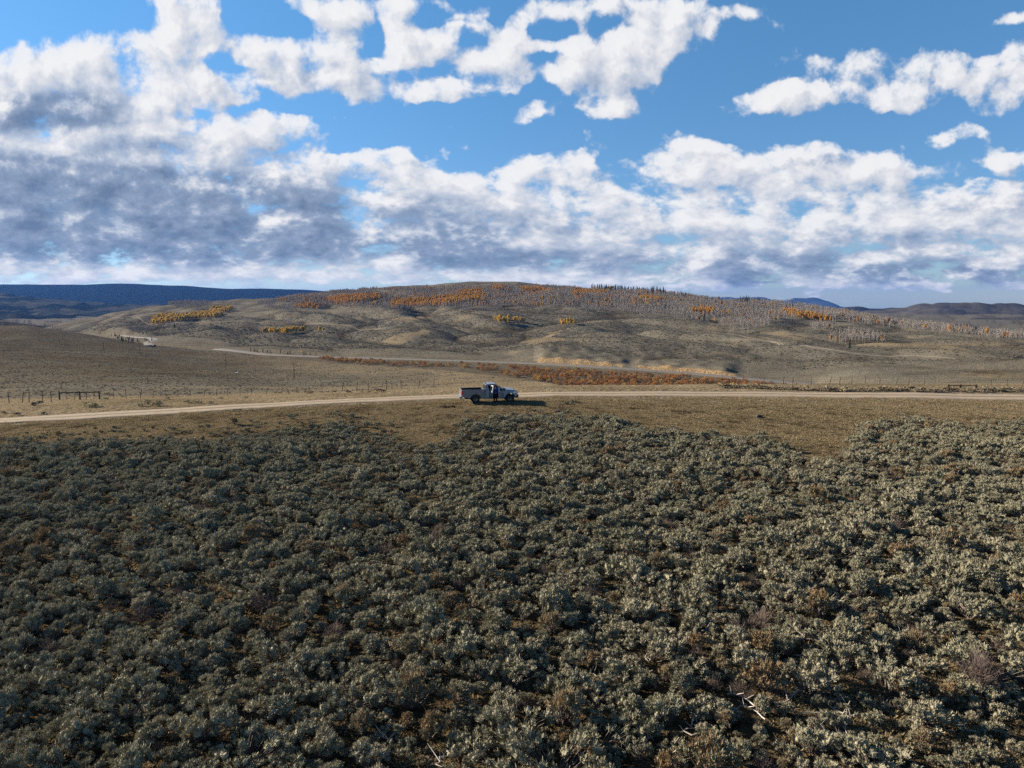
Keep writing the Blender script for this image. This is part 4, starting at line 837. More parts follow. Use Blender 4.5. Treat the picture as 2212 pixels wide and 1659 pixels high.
M['darkhill'] = flat('dark_hill_mat', (.018, .020, .017), (.055, .048, .038), .02, bs=.5, bd=10)
M['mountain'] = flat('mountain_mat', (.07, .09, .12), (.20, .21, .23), .0012, bs=.4, bd=60)
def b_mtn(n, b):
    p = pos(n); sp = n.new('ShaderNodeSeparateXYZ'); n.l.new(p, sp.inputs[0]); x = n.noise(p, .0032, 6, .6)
    h = n.math('ADD', sp.outputs[2], n.math('MULTIPLY', n.math('SUBTRACT', x, .5), 160)); n.l.new(n.mix(n.mapr(h, -20, 30), c4(.02, .03, .04), c4(.22, .23, .25)), b.inputs['Base Color'])  # bluish grey base colour stands in for distance haze
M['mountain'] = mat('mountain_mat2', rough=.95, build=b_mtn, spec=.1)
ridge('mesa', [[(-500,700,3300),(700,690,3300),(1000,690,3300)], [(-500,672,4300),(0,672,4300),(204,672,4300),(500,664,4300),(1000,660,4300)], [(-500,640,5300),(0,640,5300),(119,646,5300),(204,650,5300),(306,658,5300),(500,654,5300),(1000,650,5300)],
               [(-500,614,6300),(0,614,6300),(120,615.5,6300),(190,614.5,6300),(255,613,6300),(300,613.5,6300),(374,617.6,6300),(410,617.5,6300),(442,620.5,6300),(500,624,6300),(612,624,6300),(660,626,6300),(714,630,6300),(1000,640,6300)], [(-500,624,7500),(1000,640,7500)]], M['forest_shadow'], 'long flat topped forested mesa on the left horizon', amp=5, wl=500)
ridge('foothill', [[(-500,770,1600),(0,765,1600),(112,740,1600),(300,735,1600),(700,720,1600)], [(-500,700,2100),(0,700,2100),(60,702,2100),(150,704,2100),(300,700,2100),(700,690,2100)], [(-500,668,2900),(0,668,2900),(100,672,2900),(204,678,2900),(300,672,2900),(700,668,2900)], [(-500,634,3900),(0,636,3900),(60,640,3900),(119,645,3900),(160,650,3900),(230,656,3900),(320,660,3900),(700,665,3900)], [(-500,660,4300),(700,680,4300)]], M['foothill'], 'dark wooded foothills with tan clearings below the mesa', amp=16, wl=260)
ridge('foothill', [[(-500,712,950),(60,735,950),(160,735,950),(230,740,950)], [(-500,690,1150),(0,694,1150),(60,700,1150),(110,706,1150),(150,712,1150),(230,722,1150)], [(-500,720,1400),(230,740,1400)]], M['darkhill'], 'low dark wooded spur behind the left field', amp=1, wl=80, nx=120)
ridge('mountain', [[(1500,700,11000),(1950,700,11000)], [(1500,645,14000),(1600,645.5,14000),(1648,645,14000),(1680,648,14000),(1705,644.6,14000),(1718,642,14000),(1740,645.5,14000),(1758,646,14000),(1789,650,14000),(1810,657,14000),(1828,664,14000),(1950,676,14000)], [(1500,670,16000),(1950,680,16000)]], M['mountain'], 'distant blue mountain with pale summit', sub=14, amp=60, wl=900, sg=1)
ridge('far_hill', [[(1700,720,4300),(2100,710,4300)], [(1700,672,5200),(1790,672,5200),(1811,667,5200),(1830,663,5200),(1846,661,5200),(1860,662.5,5200),(1877,666,5200),(1900,667,5200),(1925,665.5,5200),(2000,670,5200),(2100,676,5200)], [(1700,690,6000),(2100,690,6000)]], M['darkhill'], 'small dark hills under the distant mountain', amp=8, wl=300, sg=1)
ridge('brown_hill', [[(1850,722,2600),(2700,735,2600)], [(1850,700,2900),(2212,706,2900),(2700,706,2900)], [(1850,674,3600),(1925,668.5,3600),(1960,661,3600),(1987,656.5,3600),(2031,652.5,3600),(2060,653,3600),(2119,654.5,3600),(2180,657,3600),(2212,659.5,3600),(2400,664,3600),(2700,668,3600)], [(1850,690,4200),(2700,690,4200)]], M['brownhill'], 'broad bare brown hill on the right horizon', amp=14, wl=260)
ridge('brown_hill', [[(1950,730,2000),(2700,735,2000)], [(1950,705,2200),(2040,699,2300),(2088,690,2350),(2110,686,2400),(2141,684,2400),(2180,684.5,2400),(2212,686.5,2400),(2400,690,2400),(2700,694,2400)], [(1950,712,2560),(2700,712,2560)]], M['brownhill'], 'lower rounded brown hill before the broad one at right', amp=8, wl=200)
ridge('dark_slope', [[(1800,745,1150),(2300,760,1150)], [(1800,682,1500),(1868,683,1500),(1895,686,1500),(1950,692,1500),(2000,697,1500),(2080,702,1500),(2130,711,1500),(2180,722,1500),(2300,735,1500)], [(1800,705,1750),(2300,745,1750)]], M['darkhill'], 'dark wooded slope running down behind the right crest', amp=4, wl=90)
ridge('plain', [[(1980,760,1760),(2700,760,1760)],[(1980,716,1950),(2212,712,1950),(2700,712,1950)],[(1980,702,2500),(2700,702,2500)]], flat('plain_mat', (.09, .075, .05), (.15, .125, .085), .01), 'tan valley plain at the far right', amp=0)

# ---------------------------------------------------------------- fence, poles, mounds
wood = flat('old_wood_mat', (.05, .038, .028), (.13, .10, .075), 6); wire_m = mat('wire_mat', (.16, .15, .14), .6, .6)
def bar(A, p0, p1, r, sides=6, r1=None): sticks(A, np.array([p0], float), np.array([p1], float), r, r1 or r, 0, (.5, .5, 0), sides)
def post_mesh(h, r, lean=0, name='post'):
    A = Acc(); bar(A, (0, 0, -.3), (lean, 0, h), r); a = A.build(name, [wood]); bm = bmesh.new(); bm.from_mesh(a); bmesh.ops.holes_fill(bm, edges=[e_ for e_ in bm.edges if e_.is_boundary]); bm.to_mesh(a); bm.free(); return a
FP = [(20,871),(47,870),(62,870),(92,869),(111,868.5),(144,864),(160,863.5),(186,862.8),(203,862.3),(246,862.5),(273,862),(302,861),(330,859.5),(358,858.5),(385,857),(412,856.5),(440,856),(467,855),(491,854.5),(519,853.5),(544,852.8),(575,851.5),(608,850.5),(640,849),(668,847.8),(696,846.8),(738,846.8),(770,846.8),(796,847),(835,846.5),(867,845.8),(903,845.3),(936,845)]
FP2 = [(1560,840.6),(1600,840.4),(1648,840.2),(1691,840),(1712,839.8),(1752,839.5),(1790,839.4),(1812,839.3),(1838,839),(1868,838.8),(1900,838.7),(1933,838.5),(1960,838.3),(1995,838.2),(2140,838),(2175,838),(2205,838),(2240,838)]
lean_ms = [post_mesh(1.25, .038, l) for l in (-.05, .16, 0, .3, .08)]
def fence(fp, label, rmin, ps):
    pts = hit([p[0] for p in fp], [p[1] for p in fp], rmin); root = empty('wire_fence', pts[0]); tag(root, label, 'fence')
    for i, p in enumerate(pts):
        o = bpy.data.objects.new('post', lean_ms[(i * 3) % 5]); link(o, root); o.location = Vector(p) - root.location; o.scale = (1, 1, ps)
    for hh in (.45, .8, 1.1):
        A = Acc(); q_ = pts + [0, 0, hh * ps]; q_ = q_ - np.array(root.location); sticks(A, q_[:-1], q_[1:], .006, .006, 0, (.5, .5, 0)); link(bpy.data.objects.new('wire', A.build('wire', [wire_m])), root)
fence(FP, 'thin wire fence with leaning dark posts beyond the road at left', 95, 1.0)
fence(FP2, 'thin wire fence with short posts beyond the road at right', 95, .75)
def brace(pix, h, label, rmin):
    pts = hit([p[0] for p in pix], [p[1] for p in pix], rmin); root = empty('timber_brace', pts[0]); tag(root, label, 'fence brace'); pm = post_mesh(h, .13)
    for p in pts: o = bpy.data.objects.new('post', pm); link(o, root); o.location = Vector(p) - root.location
    for i in range(len(pts) - 1):
        A = Acc(); q_ = pts - np.array(root.location); bar(A, q_[i] + [.1, 0, h - .16], q_[i + 1] + [-.1, 0, h - .10], .085 if h > 1 else .05); link(bpy.data.objects.new('rail', A.build('rail', [wood])), root)
brace([(128.8, 863.5), (172.8, 863), (215, 862.3)], 1.35, 'dark timber brace of three posts with top rails in the left fence', 95)
brace([(2048, 838), (2074, 838), (2108, 838)], .40, 'dark timber brace with low rail in the right fence', 95)
def pole(X, Y, hpx, label, r=.14, cross=True, grp=None):
    p = hit([X], [Y], 150)[0]; d = math.hypot(p[0], p[1]); h = hpx / FPX * d; root = empty('utility_pole', p); tag(root, label, 'utility pole', grp)
    A = Acc(); bar(A, (0, 0, -.3), (0, 0, h), r, 6, r * .7); link(bpy.data.objects.new('shaft', A.build('shaft', [wood])), root)
    if cross:
        A = Acc(); bar(A, (-1.0, .12, h * .93), (1.0, .12, h * .93), .07, 4); ca = link(bpy.data.objects.new('crossarm', A.build('crossarm', [wood])), root)
        for x_ in (-.85, .85): A = Acc(); bar(A, (x_, .12, h * .93 + .07), (x_, .12, h * .93 + .28), .05); link(bpy.data.objects.new('insulator', A.build('insulator', [wire_m])), ca)
pole(635.8, 817, 32, 'tallest of the wooden utility poles in the field left of the truck')
pole(488, 791.5, 26, 'wooden utility pole on the field between valley road and tallest pole')
pole(302.6, 767, 25, 'wooden utility pole on the slope just below the valley road bend')
pole(224, 755, 13, 'leftmost small utility pole on the left slope')
pole(319.6, 826.7, 11, 'short reddish post standing alone in the left field', .1, False)
pole(847, 843, 17, 'slender pole behind the fence left of the truck', .09, False)
pole(650, 800, 14, 'thin pole just right of the tallest utility pole', .09, False)
pole(552, 803, 11, 'small thin pole in the upper part of the left field', .09, False)
p = hit([512], [819], 150)[0]; root = empty('marker_post', p); tag(root, 'thin marker post with a small white top in the left field', 'marker post')
A = Acc(); bar(A, (0, 0, -.2), (0, 0, 2.0), .06); link(bpy.data.objects.new('post', A.build('post', [wood])), root)
A = Acc(); bar(A, (-.45, 0, 2.15), (.45, 0, 2.15), .17, 4); link(bpy.data.objects.new('plate', A.build('plate', [mat('white_paint', (.75, .75, .73), .5)])), root)
def lump(name, X, Y, rx, ry, h, mt, label, cat, seed):
    p = hit([X], [Y])[0]; bm = bmesh.new(); bmesh.ops.create_icosphere(bm, subdivisions=4, radius=1)
    for v in bm.verts:
        c = v.co; f = 1 + .45 * float(fbm(np.array([c.x * 1.9 + seed]), np.array([c.y * 1.9 + c.z * 2.3]), 4)[0]); v.co = Vector((c.x * rx * f, c.y * ry * f, c.z * h * f - .03 * h))
    me = bpy.data.meshes.new(name); bm.to_mesh(me); bm.free(); me.materials.append(mt); o = bpy.data.objects.new(name, me); o.location = p; tag(link(o), label, cat); return o
burnt = flat('dark_soil_mat', (.018, .014, .011), (.06, .045, .032), 3, bs=.6, bd=.08); stone = flat('dark_rock_mat', (.05, .045, .04), (.12, .105, .09), 4, bs=.5, bd=.05)
lump('dirt_mound', 961, 879, .55, .5, .10, burnt, 'flat dark scorched dirt mound left of the truck', 'dirt mound', 1)
lump('dirt_mound', 975, 879, .35, .3, .13, burnt, 'smaller dark clod just right of the scorched mound', 'dirt mound', 2)
lump('rock', 1638, 901, .36, .3, .22, stone, 'dark rock lying alone on the grass right of the truck', 'rock', 3)
lump('rock', 330, 873, .5, .5, .25, burnt, 'small dark clod before the left fence', 'rock', 4)
# ---------------------------------------------------------------- pickup truck
def b_paint(n, b):
    b.inputs['Coat Weight'].default_value = .35; b.inputs['Coat Roughness'].default_value = .12
    x = n.noise(pos(n), 3, 4); n.l.new(n.mapr(x, .3, .7, .28, .4), b.inputs['Roughness'])
paint = mat('silver_paint', (.165, .175, .195), .32, .35, build=b_paint, spec=.5); rubber = mat('rubber_mat', (.018, .018, .018), .85); blackp = mat('black_plastic_mat', (.02, .02, .021), .6)
rim_m = mat('rim_mat', (.09, .09, .095), .35, .8); chrome = mat('chrome_mat', (.55, .55, .56), .2, 1); glassm = mat('glass_mat', (.015, .02, .025), .06, 0, spec=.6); redl = mat('tail_light_mat', (.55, .012, .02), .25, spec=.5); lampm = mat('headlight_mat', (.55, .58, .6), .15, .3, spec=.6); seatm = mat('seat_mat', (.03, .03, .032), .9)
glassm.node_tree.nodes['Principled BSDF'].inputs['Coat Weight'].default_value = .5
def prism(bm, pts, y0, y1, taper=None):
    """profile in x,z extruded between y0 and y1; taper(x,z)-> scale of y"""
    tp = taper or (lambda x, z: 1.0); a = [bm.verts.new((x, y0 * tp(x, z), z)) for x, z in pts]; b = [bm.verts.new((x, y1 * tp(x, z), z)) for x, z in pts]
    n = len(pts); fs = [bm.faces.new(a), bm.faces.new(b[::-1])]
    for i in range(n): fs.append(bm.faces.new((a[(i + 1) % n], a[i], b[i], b[(i + 1) % n])))
    return fs
def tobj(name, bm, mt, parent, bev=0.0, seg_=2, smooth=True, loc=None):
    bmesh.ops.triangulate(bm, faces=[f for f in bm.faces if len(f.verts) > 4]); bmesh.ops.recalc_face_normals(bm, faces=bm.faces)
    me = bpy.data.meshes.new(name); bm.to_mesh(me); bm.free(); me.materials.append(mt)
    o = link(bpy.data.objects.new(name, me), parent)
    if loc: o.location = loc
    if bev:
        md = o.modifiers.new('bevel', 'BEVEL'); md.width = bev; md.segments = seg_; md.limit_method = 'ANGLE'; md.angle_limit = R(35); md.harden_normals = True
    for p in me.polygons: p.use_smooth = bool(bev)
    return o
def box(bm, x0, x1, y0, y1, z0, z1): prism(bm, [(x0, z0), (x1, z0), (x1, z1), (x0, z1)], y0, y1)
def arch(cx, r, z0, n=9, a0=0, a1=180): return [(cx + r * math.cos(R(a0 + (a1 - a0) * i / n)), z0 + r * math.sin(R(a0 + (a1 - a0) * i / n))) for i in range(n + 1)]
TX, TY = hit([1055], [871.5])[0][:2]; YAW = R(10.5)
tz = float(ground([TX], [TY])[0])
truck = empty('pickup_truck', (TX, TY + .95, tz + .02), YAW); tag(truck, 'silver pickup truck with open passenger side doors parked beside the dirt road', 'pickup truck')
RW, FW, WR = -1.37, 1.90, .40; HB = .94
body = bmesh.new()
low = .50
# bed sides with wheel arch, hollow bed
bedp = [(-2.62, .62), (-2.66, .95), (-2.66, 1.27), (-.50, 1.29), (-.50, low), (-.80, low)] + [p for p in arch(RW, .50, .42, 12, 10, 170)] + [(-2.2, .56)]
prism(body, bedp, -HB, -HB + .16); prism(body, bedp, HB - .16, HB)
box(body, -2.60, -.5, -HB + .16, HB - .16, .66, .74); box(body, -.60, -.5, -HB + .16, HB - .16, .74, 1.29)
# cab: sills, back wall, left side, roof, pillars, cowl
box(body, -.46, 1.30, -HB, HB, .40, .56)
tw = lambda x, z: 1 - max(0, z - 1.12) * .21
prism(body, [(-.46, .56), (-.10, .56), (-.06, 1.12), (-.20, 1.66), (-.36, 1.72), (-.46, 1.16)], -HB, -HB + .07, tw)     # C pillar, right
prism(body, [(-.46, .56), (1.34, .56), (1.34, 1.20), (-.44, 1.20)], HB - .08, HB, tw)                                        # left side
prism(body, [(-.44, 1.20), (-.12, 1.20), (-.16, 1.66), (-.36, 1.72)], HB - .07, HB, tw)
prism(body, [(.36, 1.20), (.44, 1.20), (.42, 1.70), (.34, 1.70)], HB - .07, HB, tw)
box(body, -.47, -.41, -HB + .02, HB - .02, .56, 1.20)
roof = [(-.40, 1.66), (-.40, 1.745), (-.25, 1.785), (.1, 1.80), (.45, 1.785), (.62, 1.745), (.66, 1.70), (.5, 1.70)]
prism(body, roof, -HB, HB, lambda x, z: .865 - (z > 1.75) * .03)
for s in (-1, 1): prism(body, [(.60, 1.72), (.69, 1.70), (1.42, 1.20), (1.30, 1.20)], s * HB, s * (HB - .08), tw)
hood = [(1.30, low), (1.30, 1.19), (1.42, 1.235), (1.9, 1.235), (2.30, 1.19), (2.50, 1.12), (2.60, .98), (2.64, .80), (2.62, .66), (2.46, .60)] + arch(FW, .50, .42, 12, 12, 168)
hood = hood[:-1] + [(1.40, low)]
prism(body, hood, -HB, HB, lambda x, z: (1 - max(0, z - 1.02) * .32) * (1 - max(0, x - 2.1) ** 2 * .30))
tobj('body', body, paint, truck, .035, 3)
inn = bmesh.new(); box(inn, -.40, 1.30, -HB + .06, HB - .09, .565, .60); box(inn, -.405, -.37, -HB + .08, HB - .09, .6, 1.64); box(inn, 1.02, 1.29, -HB + .06, HB - .09, .62, 1.16); box(inn, -.40, 1.30, HB - .105, HB - .085, .6, 1.18)
tobj('cab_interior', inn, blackp, truck, .02)
for y in (-.42, .42):
    s = bmesh.new(); box(s, -.05, .50, y - .27, y + .27, .66, .88); prism(s, [(-.12, .84), (.06, .84), (-.06, 1.36), (-.20, 1.36)], y - .26, y + .26); prism(s, [(-.17, 1.38), (-.07, 1.38), (-.10, 1.55), (-.19, 1.55)], y - .14, y + .14); tobj('seat', s, seatm, truck, .05, 3)
s = bmesh.new(); bmesh.ops.create_cone(s, segments=20, radius1=.19, radius2=.19, depth=.03); o = tobj('steering_wheel', s, blackp, truck, 0, loc=(.86, .42, 1.10)); o.rotation_euler = (0, R(65), 0)
ln = bmesh.new(); box(ln, -2.56, -.62, -HB + .17, HB - .17, .745, .765); box(ln, -2.56, -.62, -HB + .165, -HB + .18, .765, 1.27); box(ln, -2.56, -.62, HB - .18, HB - .165, .765, 1.27); box(ln, -.62, -.605, -HB + .18, HB - .18, .765, 1.27)
for s_ in (-1, 1): box(ln, -2.62, -.5, s_ * (HB - .13) - .05, s_ * (HB - .13) + .05, 1.285, 1.305); box(ln, RW - .45, RW + .45, s_ * (HB - .28) - .1, s_ * (HB - .28) + .1, .765, .98)
tobj('bed_liner', ln, blackp, truck, .01)
tg = bmesh.new(); box(tg, -2.70, -2.625, -HB + .17, HB - .17, .66, 1.285); box(tg, -2.712, -2.70, -.6, .6, .78, 1.12); tgo = tobj('tailgate', tg, paint, truck, .02)
h = bmesh.new(); box(h, -2.725, -2.712, -.14, .14, 1.13, 1.19); tobj('handle', h, blackp, tgo, .005)
bp = bmesh.new(); prism(bp, [(-2.86, .50), (-2.86, .66), (-2.66, .68), (-2.60, .60), (-2.60, .48)], -HB + .02, HB - .02, lambda x, z: 1.0 if x > -2.8 else .93); tobj('rear_bumper', bp, chrome, truck, .025)
fb = bmesh.new(); prism(fb, [(2.44, .42), (2.74, .50), (2.76, .68), (2.62, .76), (2.44, .74)], -HB + .03, HB - .03, lambda x, z: 1.0 if x < 2.6 else .84); tobj('front_bumper', fb, blackp, truck, .03)
gr = bmesh.new()
for k in range(5): box(gr, 2.60, 2.675, -.46, .46, .745 + k * .062, .775 + k * .062)
box(gr, 2.58, 2.66, -.5, -.46, .74, 1.04); box(gr, 2.58, 2.66, .46, .5, .74, 1.04); tobj('grille', gr, blackp, truck, .006)
for s in (-1, 1):
    hl = bmesh.new(); prism(hl, [(2.20, 1.045), (2.24, .93), (2.60, .88), (2.605, 1.0), (2.46, 1.07)], s * (HB + .004), s * (HB - .36), lambda x, z: (1 - max(0, z - 1.02) * .32) * (1 - max(0, x - 2.1) ** 2 * .27)); tobj('headlight', hl, lampm, truck, .015)
    tl = bmesh.new(); prism(tl, [(-2.69, .86), (-2.56, .88), (-2.50, 1.02), (-2.55, 1.20), (-2.69, 1.22)], s * (HB + .006), s * (HB - .15)); tobj('tail_light', tl, redl, truck, .015)
    mr = bmesh.new(); prism(mr, [(1.10, 1.20), (1.20, 1.19), (1.22, 1.40), (1.12, 1.42)], s * (HB + .03), s * (HB + .22)); box(mr, 1.12, 1.18, min(s * (HB - .06), s * (HB + .05)), max(s * (HB - .06), s * (HB + .05)), 1.22, 1.27)
    if s > 0: tobj('side_mirror', mr, blackp, truck, .02)
    else: mirror_bm = mr
def sheet(pts, t, nrm, bm):
    a = [bm.verts.new(p) for p in pts]; b = [bm.verts.new(Vector(p) + Vector(nrm) * t) for p in pts]; n = len(pts); bm.faces.new(a); bm.faces.new(b[::-1])
    for i in range(n): bm.faces.new((a[(i + 1) % n], a[i], b[i], b[(i + 1) % n]))
ws = bmesh.new(); yb, yt = .86, .77; sheet([(1.385, -yb, 1.215), (1.385, yb, 1.215), (.665, yt, 1.715), (.665, -yt, 1.715)], .012, (.5, 0, .8), ws); tobj('windshield', ws, glassm, truck)
rw = bmesh.new(); sheet([(-.445, -.80, 1.22), (-.445, .80, 1.22), (-.405, .74, 1.66), (-.405, -.74, 1.66)], .012, (-1, 0, 0), rw); tobj('rear_window', rw, glassm, truck)
sw = bmesh.new(); sheet([(-.10, .905, 1.20), (1.22, .905, 1.20), (.62, .81, 1.70), (-.10, .81, 1.70)], .01, (0, 1, 0), sw); tobj('side_window', sw, glassm, truck)
dl = bmesh.new(); prism(dl, [(.40, .60), (1.28, .60), (1.31, 1.18), (.40, 1.18)], HB, HB + .012); dlo = tobj('door', dl, paint, truck, .006); h = bmesh.new(); box(h, .46, .62, HB + .012, HB + .04, 1.02, 1.06); tobj('handle', h, blackp, dlo, .005)
# open doors on the near (right) side, each built closed about its hinge and then swung out
def door(name, hinge, pts, win, ang, hx, extra=None):
    tw2 = lambda x, z: 1 - max(0, z - 1.12) * .21
    piv = link(bpy.data.objects.new(name, None), truck) if False else None
    bm = bmesh.new(); out = [bm.verts.new((x - hinge, -HB * tw2(x, z) + HB, z)) for x, z in pts]; inn_ = [bm.verts.new((x - hinge, -HB * tw2(x, z) + HB + .075, z)) for x, z in pts]
    wo_ = [bm.verts.new((x - hinge, -HB * tw2(x, z) + HB, z)) for x, z in win]; wi_ = [bm.verts.new((x - hinge, -HB * tw2(x, z) + HB + .075, z)) for x, z in win]
    def ring_(o_, i_):
        es = []
        for L in (o_, i_):
            for k in range(len(L)): es.append(bm.edges.new((L[k], L[(k + 1) % len(L)])))
        bmesh.ops.triangle_fill(bm, use_beauty=True, edges=es)
    ring_(out, wo_); ring_(inn_, wi_)
    for A_, B_ in ((out, inn_), (wo_, wi_)):
        for k in range(len(A_)): bm.faces.new((A_[k], A_[(k + 1) % len(A_)], B_[(k + 1) % len(A_)], B_[k]))
    o = tobj(name, bm, paint, truck, .012, 2); o.location = (hinge, -HB, 0); o.rotation_euler = (0, 0, ang)
    g_ = bmesh.new(); sheet([(x - hinge, -HB * tw2(x, z) + HB + .03, z) for x, z in win], .006, (0, 1, 0), g_); tobj('window', g_, glassm, o)
    h_ = bmesh.new(); box(h_, hx - hinge - .08, hx - hinge + .08, -.03, 0, 1.02, 1.06); tobj('handle', h_, blackp, o, .005)
    tr = bmesh.new(); box(tr, min(p[0] for p in pts) - hinge + .08, max(p[0] for p in pts) - hinge - .08, .076, .11, .66, 1.10); tobj('door_trim', tr, blackp, o, .02)
    return o
od = door('rear_door', -.06, [(-.06, .50), (.42, .50), (.46, 1.0), (.44, 1.66), (.36, 1.70), (-.02, 1.69), (-.10, 1.60), (-.09, 1.15)], [(.02, 1.20), (.36, 1.20), (.36, 1.58), (.30, 1.62), (.06, 1.61), (.0, 1.54)], R(-68), .36)
od['label'] = 'narrow rear door swung open and sunlit'
fd = door('front_door', 1.30, [(.44, .50), (1.30, .50), (1.33, 1.17), (1.24, 1.26), (.68, 1.68), (.60, 1.70), (.46, 1.69)], [(.52, 1.20), (1.16, 1.20), (1.14, 1.24), (.66, 1.60), (.54, 1.61)], R(50), .54)
fd['label'] = 'front passenger door swung open in shade'
for v in mirror_bm.verts: v.co.x -= 1.30; v.co.y += HB
tobj('side_mirror', mirror_bm, blackp, fd, .02)
hl = bmesh.new(); box(hl, -.40, -.30, -.12, .12, 1.79, 1.83); prism(hl, [(-.32, 1.79), (-.18, 1.795), (-.30, 1.86)], -.02, .02); tobj('roof_fin', hl, blackp, truck, .01)
un = bmesh.new(); box(un, -2.3, 2.3, -.42, -.30, .36, .50); box(un, -2.3, 2.3, .30, .42, .36, .50); box(un, RW - .06, RW + .06, -.8, .8, .34, .46); box(un, FW - .06, FW + .06, -.8, .8, .34, .46); box(un, -.4, 1.5, -.3, .3, .33, .46); box(un, 1.35, 2.4, -.5, .5, .40, .62); tobj('chassis', un, blackp, truck, .01)
for x_ in (RW, FW):
    for s in (-1, 1):
        wl = bmesh.new(); prism(wl, arch(x_, .52, .42, 12, 5, 175), s * (HB - .30), s * (HB - .03)); 
        wl.free()
        e = bpy.data.objects.new('wheel', None); link(e, truck); e.empty_display_size = .2; e.location = (x_, s * (HB - .16), WR)
        ty = bmesh.new(); prof = [(.22, -.12), (.34, -.135), (.385, -.12), (.40, -.09), (.40, .09), (.385, .12), (.34, .135), (.22, .12)]; n = 36; rings = []
        for k in range(n):
            a = 2 * math.pi * k / n; rings.append([ty.verts.new(((r + (.008 if k % 2 and r >= .4 else 0)) * math.cos(a), y_, (r + (.008 if k % 2 and r >= .4 else 0)) * math.sin(a))) for r, y_ in prof])
        for k in range(n):
            A_, B_ = rings[k], rings[(k + 1) % n]
            for j in range(len(prof)): ty.faces.new((A_[j], A_[(j + 1) % len(prof)], B_[(j + 1) % len(prof)], B_[j]))
        tobj('tyre', ty, rubber, e)
        rm = bmesh.new(); rr2 = []
        for k in range(24):
            a = 2 * math.pi * k / 24; rr2.append([rm.verts.new((r * math.cos(a), y_ * s, r * math.sin(a))) for r, y_ in ((.225, .11), (.205, .11), (.19, .03), (.19, -.10), (.225, -.11))])
        for k in range(24):
            A_, B_ = rr2[k], rr2[(k + 1) % 24]
            for j in range(5): rm.faces.new((A_[j], A_[(j + 1) % 5], B_[(j + 1) % 5], B_[j]))
        for k in range(6):
            a = k * math.pi / 3; mtx = Matrix.Rotation(a, 4, 'Y'); v0 = len(rm.verts); vs = []
            for p in [(-.028, .05 * s, .04), (.028, .05 * s, .04), (.035, .085 * s, .205), (-.035, .085 * s, .205), (-.028, .02 * s, .04), (.028, .02 * s, .04), (.035, .05 * s, .205), (-.035, .05 * s, .205)]: vs.append(rm.verts.new(mtx @ Vector(p)))
            for q_ in ((0, 1, 2, 3), (7, 6, 5, 4), (0, 4, 5, 1), (1, 5, 6, 2), (2, 6, 7, 3), (3, 7, 4, 0)): rm.faces.new([vs[i] for i in q_])
        bmesh.ops.create_cone(rm, cap_ends=True, segments=16, radius1=.06, radius2=.055, depth=.08, matrix=Matrix.Translation((0, .045 * s, 0)) @ Matrix.Rotation(R(90), 4, 'X'))
        bmesh.ops.create_cone(rm, cap_ends=True, segments=24, radius1=.15, radius2=.15, depth=.02, matrix=Matrix.Translation((0, -.01 * s, 0)) @ Matrix.Rotation(R(90), 4, 'X'))
        tobj('rim', rm, rim_m, e)

# ---------------------------------------------------------------- person
skin_m = mat('skin_mat', (.45, .26, .18), .6); jacket = flat('blue_jacket_mat', (.012, .035, .22), (.02, .055, .30), 9); trous = flat('dark_trousers_mat', (.010, .011, .014), (.022, .022, .026), 9); hairm = mat('hair_mat', (.035, .022, .015), .8); shoe = mat('shoe_mat', (.03, .026, .022), .7)
def skinned(name, V, E, Rd, mt, parent, root=0, sub=2):
    me = bpy.data.meshes.new(name); me.from_pydata(V, E, []); me.materials.append(mt); o = link(bpy.data.objects.new(name, me), parent)
    m1 = o.modifiers.new('skin', 'SKIN'); m1.use_smooth_shade = True
    for i, r in enumerate(Rd): me.skin_vertices[0].data[i].radius = r if isinstance(r, tuple) else (r, r)
    me.skin_vertices[0].data[root].use_root = True
    m2 = o.modifiers.new('subsurf', 'SUBSURF'); m2.levels = sub; m2.render_levels = sub; return o
pp = hit([1070], [872.2])[0]
per_ = empty('person', (pp[0], pp[1], pp[2]), R(-12)); tag(per_, 'person in blue jacket and dark trousers standing in the open truck door', 'person')
# facing +y (into the cab), right hand reaching forward to the door
V = [(0, 0, .96), (0, .01, 1.12), (0, .0, 1.30), (0, -.01, 1.44), (0, 0, 1.52), (0, .02, 1.62), (0, .02, 1.70),
     (.10, 0, .90), (.11, .02, .50), (.12, -.01, .09), (.13, .10, .04), (-.10, 0, .90), (-.10, .03, .50), (-.11, 0, .09), (-.12, .11, .04),
     (.19, 0, 1.41), (.25, .08, 1.16), (.22, .30, 1.10), (.21, .36, 1.10), (-.19, 0, 1.41), (-.26, -.01, 1.14), (-.22, .16, .98), (-.21, .20, .96)]
E = [(0,1),(1,2),(2,3),(3,4),(4,5),(5,6),(0,7),(7,8),(8,9),(9,10),(0,11),(11,12),(12,13),(13,14),(3,15),(15,16),(16,17),(17,18),(3,19),(19,20),(20,21),(21,22)]
Rd = [(.15,.10),(.135,.095),(.155,.105),(.13,.09),(.05,.05),(.082,.098),(.07,.085),(.085,.085),(.06,.06),(.04,.04),(.035,.03),(.085,.085),(.06,.06),(.04,.04),(.035,.03),(.062,.06),(.044,.044),(.028,.028),(.03,.018),(.062,.06),(.044,.044),(.028,.028),(.03,.018)]
